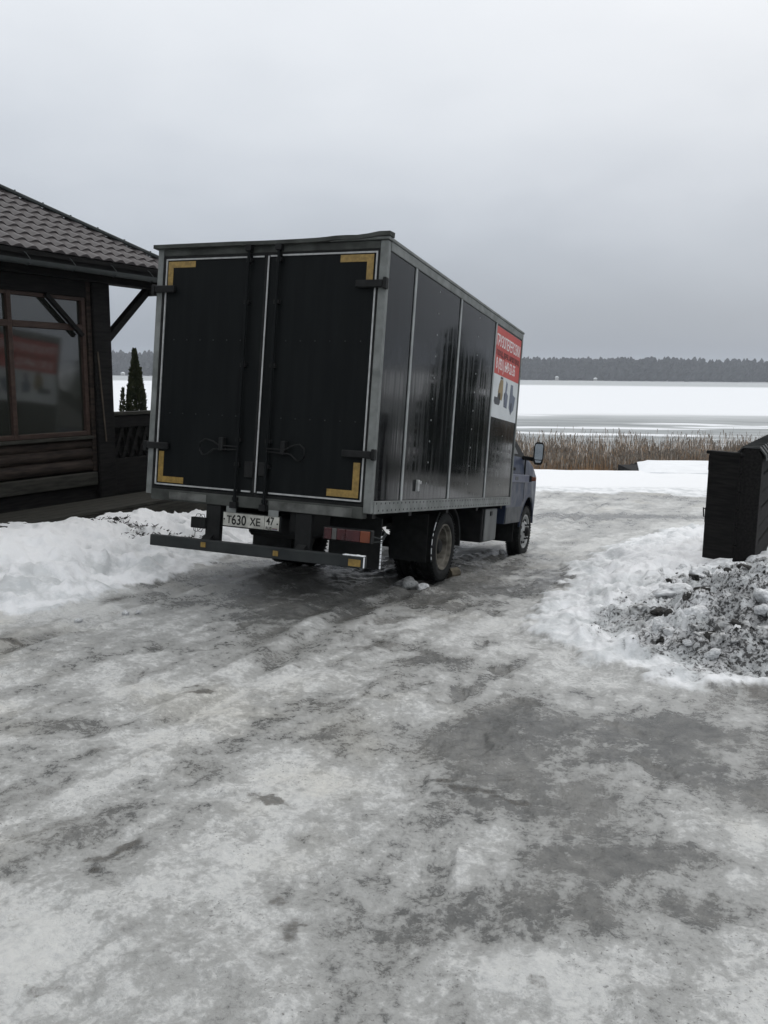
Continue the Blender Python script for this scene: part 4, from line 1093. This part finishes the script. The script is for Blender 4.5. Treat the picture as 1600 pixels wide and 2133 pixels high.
chunk('ice_chunk', LI[4], -2.1, 5.64, .03, 'white crumb of ice left of the small bright chunk, below the snow edge', 'ice chunk', 'loose ice chunks on the drive')
chunk('ice_chunk', LI[5], 1.62, 11.3, .05, 'low icy clod on the drive under the front of the truck', 'ice chunk', 'loose ice chunks on the drive')

# ------------------------------------------------------------------ rubble heap on the right
heap = empty('snow_heap', (3.0, 6.8, gh(3.0, 6.8)), 'shovelled heap of dirty snow and ice lumps beside the dark fence', 'snow heap')
def hheap(x, y):
    d = sdpoly(x, y, RUBBLE) + .15 * fbm(x, y, 1.6, 3, .5, 50)
    up = .27 * sstep(8.4, 6.6, y) * sstep(0, 1.2, d) * (1 + .25 * fbm(x, y, 1.1, 2, .5, 51))
    b = billow(x, y, 3.6, 5, .6, 52)
    return height(x, y, True) + up + (b - .9) * .055 * sstep(-.05, .3, d) + .022 * fbm(x, y, 7, 3, .5, 57) * sstep(-.05, .3, d) - .03 * sstep(.06, -.06, d)
hx = np.linspace(1.3, 5.4, 330); hy = np.linspace(4.5, 9.6, 330); HX, HY = np.meshgrid(hx, hy)
HZ = hheap(HX, HY)
off = Vector(heap.location)
mo = sheet('mound', HX, HY, HZ, M_['ground'], parent=heap)
mo.matrix_parent_inverse = Matrix.Translation(-off)
def hh1(x, y): return float(hheap(np.array([[x]]), np.array([[y]]))[0, 0])
cnt = 0; tries = 0
RP = np.array(RUBBLE)
while cnt < 270 and tries < 5000:
    tries += 1
    x = rnd.uniform(1.5, 4.9); y = 4.8 + 4.3 * rnd.random() ** 1.7
    d = float(sdpoly(np.array([[x]]), np.array([[y]]), RUBBLE)[0, 0])
    if d < -.12 + .2 * rnd.random(): continue
    if mnoise.noise(Vector((x * 1.3, y * 1.3, 7))) < -.28 and d > .3: continue
    s = rnd.random(); r = .020 + .06 * s ** 2.4
    near = y < 7.2
    t = rnd.random()
    me = rnd.choice(LD) if t < (.40 if near else .25) else (rnd.choice(LC) if t < (.58 if near else .30) else rnd.choice(LI))
    if me in LC: r *= .7
    z = hh1(x, y) + r * .25
    nm = 'snow_lump' if me in LI else ('dirty_lump' if me in LD else 'dark_clod')
    share(nm, me, heap, Vector((x, y, z)) - off, (rnd.uniform(-.7, .7), rnd.uniform(-.7, .7), rnd.uniform(0, 6.3)), (r * rnd.uniform(.8, 1.25), r * rnd.uniform(.7, 1.1), r * rnd.uniform(.5, .9)))
    cnt += 1
# the bigger blocks seen in the heap
for x, y, r, L_, fl_ in ((2.18, 5.75, .085, LI, .85), (1.83, 5.75, .07, LD, .8), (1.90, 6.1, .08, LD, .6), (2.3, 6.5, .15, LI, .35), (2.75, 7.15, .12, LI, .35), (3.0, 6.1, .085, LC, .8), (3.05, 5.55, .08, LI, .9),
                       (2.75, 5.6, .07, LI, .6), (2.6, 7.9, .09, LI, 1.), (2.72, 7.95, .08, LI, .8), (3.05, 8.4, .09, LI, .6), (2.55, 5.35, .08, LD, .6), (3.42, 8.5, .17, LI, .35), (3.62, 8.45, .12, LI, .4), (2.85, 6.5, .08, LC, .45), (2.05, 5.2, .05, LD, .5), (2.35, 5.45, .06, LC, .5), (3.95, 8.3, .14, LI, .4), (2.0, 5.95, .06, LC, .7), (2.6, 6.9, .06, LC, .5)):
    me = rnd.choice(L_); nm = 'snow_lump' if L_ is LI else ('dirty_lump' if L_ is LD else 'dark_clod')
    share(nm, me, heap, Vector((x, y, hh1(x, y) + r * fl_ * .4)) - off, (rnd.uniform(-.3, .3), rnd.uniform(-.3, .3), rnd.uniform(0, 6.3)), (r, r * .8, r * fl_))
cr = MB()
for _ in range(3200):
    x = rnd.uniform(1.35, 4.6); y = rnd.uniform(4.55, 8.6)
    d = float(sdpoly(np.array([[x]]), np.array([[y]]), RUBBLE)[0, 0]) if False else 0
    if x < 1.5 + max(0, (y - 5.8)) * .55 + .2 * mnoise.noise(Vector((x * 2, y * 2, 1))): continue
    if mnoise.noise(Vector((x * 1.6, y * 1.6, 3))) < -.05: continue
    r = rnd.uniform(.005, .019) * (.6 if rnd.random() < .7 else 1.1); z = hh1(x, y) if _ < 1500 else max(hh1(x, y), gh(x, y)); a = rnd.random() * 6
    cr.add([(x + r * math.cos(a), y + r * math.sin(a), z), (x + r * math.cos(a + 2.1), y + r * math.sin(a + 2.1), z), (x + r * math.cos(a + 4.2), y + r * math.sin(a + 4.2), z), (x, y, z + r * .9)], [(0, 1, 3), (1, 2, 3), (2, 0, 3), (2, 1, 0)])
c_ = cr.build('dirt_crumb', M_['clod'], heap, kind='stuff'); c_.matrix_parent_inverse = Matrix.Translation(-off)

# grass tips and dead weeds showing through the left bank
tg = MB()
for _ in range(420):
    cx, cy, sx_ = rnd.choice(((-2.8, 9.4, .28), (-2.55, 9.05, .2), (-3.15, 9.6, .15), (-2.3, 9.6, .22)))
    x = cx + rnd.gauss(0, sx_ * .6); y = cy + rnd.gauss(0, sx_ * .5); z = gh(x, y) - .01; a = rnd.random() * 6.3; l = rnd.uniform(.02, .07)
    dx, dy = math.cos(a), math.sin(a); w = .003
    tg.add([(x - dy * w, y + dx * w, z), (x + dy * w, y - dx * w, z), (x + dx * l, y + dy * l, z + l * rnd.uniform(.2, .8)), (x + dx * l * .4, y + dy * l * .4, z + l * .5)], [(0, 1, 2, 3)])
setp(tg.build('dead_grass', M_['clod'], kind='stuff'), 'dark tufts of dead grass showing through the snow left of the truck', 'grass')

# ------------------------------------------------------------------ fence on the right
HA = math.radians(30)
fx0, fy0 = 3.845, 8.85
F = Matrix.Translation((fx0, fy0, 0)) @ Matrix.Rotation(math.radians(90) - HA, 4, 'Z')   # local x runs away to the right, local y to its left
fence = empty('timber_fence', F, 'black board fence with a chamfered post and tiled coping beside the snow heap', 'fence')
zt = -.80; zb0 = -3.2
MB().prism([(-.115, zb0), (.115, zb0), (.115, zt), (.07, zt + .085), (-.07, zt + .085), (-.115, zt)], 0, -.02, .19).build('end_post', M_['timber_dark'], fence, bevel=.006)
nb = 6; bh = (zt - .06 + 2.02) / nb
for i in range(-4, nb):
    z0 = -2.02 + i * bh
    if i == 0: MB().box(.191, 3.4, .0, .02, -2.0, zt - .07).build('backing', M_['timber_dark'], fence)
    MB().box(.191, 3.4, -.075 + .012 * (i % 2), .06, z0 + .009, z0 + bh - .009).build('board', M_['timber_dark'], fence, bevel=.012)
for i in range(16):                                                   # coping of overlapping slabs
    x0 = -.03 + i * .215; lift = .012
    t_ = MB()
    pr = [(-.15, zt - .03), (-.145, zt + .01), (-.08, zt + .092), (.08, zt + .092), (.145, zt + .01), (.15, zt - .03)]
    vs = [(x0, a * 1.0, b + lift + .004) for a, b in pr] + [(x0 + .235, a * .96, b - .004 + .004) for a, b in pr] + [(x0, a, b + lift - .018) for a, b in pr] + [(x0 + .235, a * .96, b - .022) for a, b in pr]
    fs = [(j, j + 1, 7 + j, 6 + j) for j in range(5)] + [(12 + j, 18 + j, 19 + j, 13 + j) for j in range(5)] + [(j, 12 + j, 13 + j, j + 1) for j in range(5)] + [(6 + j, 7 + j, 19 + j, 18 + j) for j in range(5)] + [(0, 6, 18, 12), (5, 17, 23, 11)]
    t_.add(vs, fs).build('coping_slab', M_['coping'], fence)
MB().box(3.4, 3.6, -.1, .1, zb0, zt + .05).build('end_post', M_['timber_dark'], fence, bevel=.006)
# short wing of wide boards turning off to the left
Wd = Vector((-.62, .78, 0)).normalized(); base = Vector((3.76, 8.86, 0))
wing = empty('timber_gate_leaf', Matrix.Translation(base) @ Matrix.Rotation(math.atan2(Wd.y, Wd.x), 4, 'Z'),
             'short black leaf of wide boards left of the fence post, above the snow', 'gate')
nb = 6; z_lo, z_hi = -1.95, -.80
hb_ = (z_hi - z_lo) / nb
for i in range(nb):
    MB().box(.0 + .0, .36 + .006 * ((i * 7) % 3), -.03 + .004 * (i % 2), .03, z_lo + i * hb_ + .008, z_lo + (i + 1) * hb_ - .008).build('board', M_['timber_dark'], wing, bevel=.010)
MB().box(.01, .352, .031, .045, z_lo + .01, z_hi).build('backing', M_['timber_dark'], wing)
MB().box(-.02, .385, -.042, .055, z_hi, z_hi + .035).build('top_cap', M_['timber_dark'], wing, bevel=.006)
MB().tube([(.365, 0, -1.42), (.41, -.01, -1.40), (.40, -.01, -1.50), (.37, 0, -1.49)], .007, 6).build('latch_hook', M_['rubber'], wing)

# ------------------------------------------------------------------ log house on the left
HD = math.radians(28.9)
HM = Matrix.Rotation(math.radians(90) - HD, 4, 'Z')       # local x: along the wall, away; local y: into the house
house = empty('log_house', HM, 'dark timber house with a brown tiled hip roof and large window, left of the truck', 'house')
WN = 8.45; EN = 8.099; ZT = 1.33; SC = 9.05; TP = math.tan(math.radians(30))
S0 = -3.0
# shell behind the cladding
MB().box(S0 + .8, 7.62, WN + .16, 13.4, -1.9, 1.05).build('inner_wall', M_['timber_dark'], house)
def wallbox(s0, s1, n0, n1, z0, z1): return MB().box(s0, s1, n0, n1, z0, z1)
# logs under the window
zl = [-1.335, -1.155, -1.005, -.86]
for i, (z, r) in enumerate(((-1.17, .085), (-1.02, .083), (-.90, .075))):
    t_ = MB(); pts = [(S0 + .9 + k_ * .35, WN + .07 + .004 * math.sin(k_ * 1.7 + i), z + .004 * math.sin(k_ * 2.3 + i * 2)) for k_ in range(int((7.58 - S0 - .9) / .35) + 1)] + [(7.60, WN + .07, z)]
    t_.tube(pts, r, 12).build('log', M_['log'], house, smooth=True, angle=60)
MB().box(S0 + .8, 7.66, WN - .03, WN + .15, -1.43, -1.262).build('plinth_board', M_['plank_grey'], house, bevel=.01)
MB().box(S0 + .8, 9.3, WN + .02, WN + .15, -1.62, -1.432).build('plinth_board', M_['timber_dark'], house, bevel=.01)
# corner: squared post with a pale split strip
MB().box(7.665, 7.945, WN - .06, WN + .22, -1.62, 1.10).build('corner_post', M_['timber_dark'], house, bevel=.012)
MB().box(7.60, 7.663, WN - .02, WN + .15, -1.25, 1.10).build('jamb_board', M_['log'], house, bevel=.006)
MB().beam((7.70, WN - .068, .25), (7.78, WN - .068, -.88), .018, .010, up=(0, 1, 0)).build('split_strip', M_['pale_wood'], house)
# window strip: lintel, sill, mullions, rails, panes
MB().box(S0 + .8, 7.599, WN - .02, WN + .15, .905, 1.10).build('lintel', M_['timber_dark'], house, bevel=.008)
MB().box(S0 + .8, 7.599, WN - .05, WN + .15, -.835, -.795).build('window_sill', M_['plank_grey'], house, bevel=.005)
edges = [7.56, 6.50, 5.40, 4.30]
for a, b in zip(edges[1:], edges[:-1]):
    w = MB(); n0, n1 = WN + .0, WN + .08
    w.box(a + .03, b - .03, n0, n1, .86, .904).box(a + .03, b - .03, n0, n1, -.794, -.735).box(a - .03, a + .03, n0, n1, -.794, .904)
    w.box(b - .0299, b + .03 if b > 7.5 else b - .0298, n0, n1, -.794, .904) if b > 7.5 else None
    wo = w.build('window', M_['window_frame'], house, bevel=.006)
    MB().box(a + .0305, b - .0305, WN - .004, WN + .076, .50, .575).build('glazing_bar', M_['window_frame'], wo, bevel=.006)
    MB().box(a + .03, b - .03, WN + .045, WN + .055, .575, .861).build('pane', M_['window'], wo)
    MB().box(a + .03, b - .03, WN + .045, WN + .055, -.736, .499).build('pane', M_['window'], wo)
MB().beam((6.98, WN - .03, .90), (7.50, WN - .03, .44), .05, .05, up=(0, 1, 0)).build('pane_diagonal', M_['timber_dark'], house)  # added bar standing for the diagonal form seen in the pane
MB().box(S0 + .8, 4.25, WN, WN + .12, -.80, .91).build('board_wall', M_['log'], house)
# top plate, outrigger and brace
MB().box(S0 + .8, 8.80, WN - .10, WN + .10, 1.101, 1.20).build('top_plate', M_['timber_dark'], house, bevel=.008)
MB().box(7.9, 8.80, 10.9, 11.1, 1.101, 1.20).box(7.95, 8.80, 13.2, 13.4, 1.101, 1.20).build('outrigger', M_['timber_dark'], house)
MB().beam((7.90, WN + .05, .36), (8.74, WN + .05, 1.12), .09, .10, up=(0, 1, 0)).build('roof_brace', M_['timber_dark'], house, bevel=.006)
MB().box(8.68, 8.78, WN - .09, WN + .09, 1.02, 1.10).build('beam_bolster', M_['timber_dark'], house)
# eaves: soffit, fascia, gutter on hooks
MB().box(S0, SC - .05, EN + .05, WN + .5, 1.201, 1.225).build('soffit', M_['timber_dark'], house)
MB().box(S0, SC, EN + .02, EN + .045, 1.17, 1.315).build('fascia', M_['timber_dark'], house)
g_ = MB(); ss = np.linspace(S0, SC + .02, 2); vs = []
for s_ in ss:
    for r_ in (.055, .050):
        for k_ in range(9):
            a = math.pi + math.pi * k_ / 8; vs.append((s_, EN - .042 + r_ * math.cos(a), 1.205 + r_ * math.sin(a)))
n = 18
fs = [(k_, k_ + 1, n + k_ + 1, n + k_) for k_ in range(8)] + [(9 + k_, n + 9 + k_, n + 10 + k_, 10 + k_) for k_ in range(8)] + [(0, n, n + 9, 9), (8, 17, n + 17, n + 8)]
for b0 in (0, n): fs += [(b0 + k_, b0 + k_ + 1, b0 + 10 + k_, b0 + 9 + k_) for k_ in range(8)]
gut = g_.add(vs, fs).build('gutter', M_['gutter'], house, smooth=True, angle=50)
for s_ in np.arange(4.6, SC, .62):
    MB().tube([(s_, EN + .02, 1.30), (s_, EN - .03, 1.275), (s_, EN - .095, 1.21), (s_, EN - .085, 1.16), (s_, EN - .04, 1.145), (s_, EN + .01, 1.165)], .006, 5).build('gutter_hook', M_['gutter'], gut)
MB().tube([(8.86, EN - .05, 1.16), (8.86, EN - .03, 1.08), (8.80, WN - .16, .98), (8.80, WN - .16, .93)], .035, 10).build('downpipe', M_['gutter'], house, smooth=True)
# roof planes (hip)
W2 = 3.0; RZ = ZT + W2 * TP
ridge0, ridge1 = S0 + W2, SC - W2
rf = MB()
e0, e1 = (S0, EN, ZT), (SC, EN, ZT); b0, b1 = (S0, EN + 2 * W2, ZT), (SC, EN + 2 * W2, ZT)
r0, r1 = (ridge0, EN + W2, RZ), (ridge1, EN + W2, RZ)
dn = Vector((0, 0, -.05))
top_ = [Vector(p) - Vector((0, 0, .012)) for p in (e0, e1, b0, b1, r0, r1)]
rf.add(top_ + [p + dn for p in top_], [(0, 1, 5, 4), (1, 3, 5), (3, 2, 4, 5), (2, 0, 4), (6, 10, 11, 7), (7, 11, 9), (9, 11, 10, 8), (8, 10, 6), (0, 6, 7, 1), (1, 7, 9, 3), (3, 9, 8, 2), (2, 8, 6, 0)])
roof = rf.build('roof', M_['timber_dark'], house)
# pressed tile units: local u along the eave, v up the slope
UW, VL = .183, .20
sl = math.radians(30); vdir = Vector((0, math.cos(sl), math.sin(sl))); ndir = Vector((0, -math.sin(sl), math.cos(sl)))
def tile_geo():
    vs = []; fs = []; nu = 8
    def wave(u):
        t = (u / UW) % 1.0; return .026 * (.5 - .5 * math.cos(2 * math.pi * t)) ** .8
    rows_ = ((0., .0, -.022), (0., 1., 1), (.05, .85, 1), (.12, .4, 1), (.201, .0, 1))
    for v, add, f_ in rows_:
        for i in range(nu + 1):
            u = UW * i / nu; h = wave(u) * (.75 + .75 * add) + .006 * add if f_ == 1 else wave(u) * .35 - .002
            p = Vector((u, 0, 0)) + vdir * v + ndir * h; vs.append(p)
    for r_ in range(4):
        for i in range(nu): fs.append((r_ * (nu + 1) + i, r_ * (nu + 1) + i + 1, (r_ + 1) * (nu + 1) + i + 1, (r_ + 1) * (nu + 1) + i))
    return vs, fs
tv, tf = tile_geo()
tm = bpy.data.meshes.new('roof_tile'); tm.from_pydata([tuple(v) for v in tv], [], tf); tm.materials.append(M_['tile'])
tm.polygons.foreach_set('use_smooth', [True] * len(tf))
try: tm.set_sharp_from_angle(angle=math.radians(50))
except Exception: pass
nrow = int(W2 / math.cos(sl) / VL) + 1
rest_ = MB(); ntile = 0
for r_ in range(nrow):
    v0 = r_ * VL; d = v0 * math.cos(sl)
    c = 0
    while True:
        s0 = SC - (c + 1) * UW
        c += 1
        if s0 < S0 + d - .1: break
        org = Vector((s0, EN, ZT)) + vdir * v0
        if s0 + UW > SC - d + .02 - 0 and s0 > SC - d: continue
        if d + .05 > W2: continue
        crosses = s0 + UW > SC - d - VL * math.cos(sl) - .02
        if crosses:
            bm = bmesh.new(); bm.from_mesh(tm)
            bmesh.ops.translate(bm, verts=bm.verts, vec=org)
            co = Vector((SC, EN, ZT)); nn = Vector((1, 1, 0)).normalized()
            bmesh.ops.bisect_plane(bm, geom=bm.verts[:] + bm.edges[:] + bm.faces[:], plane_co=co, plane_no=nn, clear_outer=True)
            if not bm.faces: bm.free(); continue
            bmesh.ops.translate(bm, verts=bm.verts, vec=-org)
            me = bpy.data.meshes.new('roof_tile'); bm.to_mesh(me); bm.free(); me.materials.append(M_['tile'])
            share('roof_tile', me, roof, org); ntile += 1
        elif s0 > 5.55 - .3 * r_ / nrow and ntile < 296:
            share('roof_tile', tm, roof, org); ntile += 1
        else:
            rest_.add([Vector(v) + org for v in tv], tf)
ro_ = bpy.data.meshes.new('roof_tile_field'); ro_.from_pydata([tuple(v) for v in rest_.v], [], rest_.f); ro_.materials.append(M_['tile'])
ro = bpy.data.objects.new('roof_tile_field', ro_); COL.objects.link(ro); ro.parent = roof; ro['kind'] = 'stuff'
hc = MB(); hp0 = Vector((SC + .02, EN - .02, ZT + .0)); hp1 = Vector((ridge1, EN + W2, RZ + .02))
hc.beam(hp0 + Vector((0, 0, .03)), hp1 + Vector((0, 0, .03)), .12, .045)
hcap = hc.build('hip_cap', M_['gutter'], roof, bevel=.012)
for i in range(13):
    q_ = hp0.lerp(hp1, (i + .5) / 13) + Vector((0, 0, .058)); MB().box(q_.x - .008, q_.x + .008, q_.y - .008, q_.y + .008, q_.z - .01, q_.z + .012).build('cap_screw', M_['gutter'], roof)
# deck in front and porch to the side
for i in range(5):
    n0 = 7.62 + i * .155
    MB().box(S0 + .6, 9.4, n0, n0 + .149, -1.64, -1.60).build('deck_plank', M_['plank_grey'], house, bevel=.004)
MB().box(S0 + .6, 9.4, 7.61, 7.65, -2.1, -1.645).build('deck_skirt', M_['plank_grey'], house)
MB().box(7.95, 12.5, WN, 12.0, -3.2, -1.60).build('porch_base', M_['timber_dark'], house)
rail = empty('porch_railing', HM, 'dark wooden railing with crossed slats between the house post and the truck', 'railing')
MB().box(7.95, 10.2, WN - .03, WN + .10, -.56, -.515).build('hand_rail', M_['plank_grey'], rail, bevel=.008)
MB().box(7.95, 10.2, WN, WN + .07, -.72, -.565).build('rail_board', M_['timber_dark'], rail, bevel=.005)
MB().box(7.95, 10.2, WN, WN + .07, -1.59, -1.13).build('rail_board', M_['timber_dark'], rail, bevel=.005)
for i in range(15):
    s_ = 7.98 + i * .15
    MB().beam((s_, WN + .025, -1.14), (s_ + .17, WN + .025, -.72), .05, .018, up=(0, 1, 0)).build('slat', M_['timber_dark'], rail)
    MB().beam((s_ + .17, WN + .048, -1.14), (s_, WN + .048, -.72), .05, .018, up=(0, 1, 0)).build('slat', M_['timber_dark'], rail)
for i in range(9):
    s_ = 7.99 + i * .25
    MB().beam((s_ + (.06 if i else .0), WN + .28, -1.3), (s_ + (.06 if i else .0), WN + .28, -.62 if i else -.86), .24 if i else .12, .03, up=(0, 1, 0)).build('added_backing', M_['timber_dark'], rail)  # added boards that block the view so the lattice gaps read dark

# ------------------------------------------------------------------ thujas behind the porch
def thuja(x, y, ztop, r, label, seed, n):
    rg = random.Random(seed); z0 = gh(x, y)
    e = empty('thuja', (x, y, z0), label, 'conifer', 'thujas behind the porch railing'); H = ztop - z0
    MB().tube([(0, 0, -.1), (0, 0, H * .9)], .035, 6, .008).build('trunk', M_['bark'], e)
    c = MB()
    for _ in range(n):
        t = rg.random() ** .85; a = rg.random() * 6.283
        rad = r * (1 - t) ** .72 * (1 + .28 * mnoise.noise(Vector((math.cos(a) * 1.5, math.sin(a) * 1.5, t * 9 + seed)))) * (.45 + .6 * rg.random() ** .4) + .012
        if t > .86: rad *= .7
        p = Vector((rad * math.cos(a), rad * math.sin(a), .12 + t * (H - .12)))
        l = rg.uniform(.035, .085) * (1.15 - .5 * t); w = l * .32
        up = Vector((math.cos(a) * .55 + rg.uniform(-.3, .3), math.sin(a) * .55 + rg.uniform(-.3, .3), 1)).normalized(); sd_ = up.cross(Vector((rg.uniform(-1, 1), rg.uniform(-1, 1), rg.uniform(-.4, .4)))).normalized()
        c.add([p - sd_ * w, p + sd_ * w, p + up * l + sd_ * w * .3, p + up * l - sd_ * w * .3], [(0, 1, 2, 3)])
    me = bpy.data.meshes.new('crown'); me.from_pydata([tuple(v) for v in c.v], [], c.f); me.materials.append(M_['thuja'])
    o = bpy.data.objects.new('crown', me); COL.objects.link(o); o.parent = e
thuja(-4.74, 16.2, .42, .30, 'tall dark thuja standing behind the porch railing against the lake', 1, 9500)
thuja(-4.93, 16.0, -.30, .11, 'thin small thuja close left of the tall one behind the railing', 2, 900)

# ------------------------------------------------------------------ spruces and bare trees off to the right (seen only mirrored in the truck's flank)
def spruce(x, y, H, label, seed):
    rg = random.Random(seed); z0 = gh(x, y)
    e = empty('spruce_tree', (x, y, z0), label, 'spruce', 'spruces along the shore right of the drive')
    MB().tube([(0, 0, -.2), (0, 0, H)], .16, 8, .02).build('trunk', M_['bark'], e)
    c = MB(); z = .15
    while z < H - .1:
        t = z / H; R = (H * .34) * (1 - t) ** .8 + .1; nb_ = int(8 + 9 * (1 - t))
        for k_ in range(nb_):
            a = rg.random() * 6.283; L_ = R * rg.uniform(.7, 1.1)
            d = Vector((math.cos(a), math.sin(a), -.18)); sd_ = Vector((-math.sin(a), math.cos(a), 0))
            m_ = 6; zj = rg.uniform(-.14, .14)
            for j in range(m_):
                f0 = (j + .2) / m_; p = Vector((0, 0, z + zj)) + d * L_ * f0; w = (.10 + .30 * (1 - f0)) * R * .45
                for s_ in (-1, 1):
                    q_ = p + sd_ * s_ * w + d * L_ * .14 + Vector((0, 0, -.10 - .05 * rg.random()))
                    c.add([p - d * .03, p + d * L_ * .13, q_ + d * .05, q_ - d * .03], [(0, 1, 2, 3)])
        z += .17 + .05 * rg.random()
    me = bpy.data.meshes.new('crown'); me.from_pydata([tuple(v) for v in c.v], [], c.f); me.materials.append(M_['spruce'])
    o = bpy.data.objects.new('crown', me); COL.objects.link(o); o.parent = e
for x, y, H, lab in ((12.5, 11.5, 3.3, 'low spruce right of the drive, nearest to the dark fence'),
                     (13.2, 14.6, 3.6, 'second spruce right of the drive, a little taller than the nearest'),
                     (12.6, 17.4, 3.2, 'third spruce right of the drive, low and wide'),
                     (11.9, 20.6, 4.3, 'tallest spruce, close to the shore right of the drive'),
                     (15.0, 19.4, 3.8, 'spruce standing just behind the third one'),
                     (13.6, 23.6, 3.7, 'spruce nearest the shore behind the tallest one'),
                     (15.8, 16.4, 4.0, 'spruce standing farther back to the right'),
                     (16.2, 25.0, 3.9, 'spruce farthest along the shore right of the drive')):
    spruce(x, y, H, lab, int(x * 10))
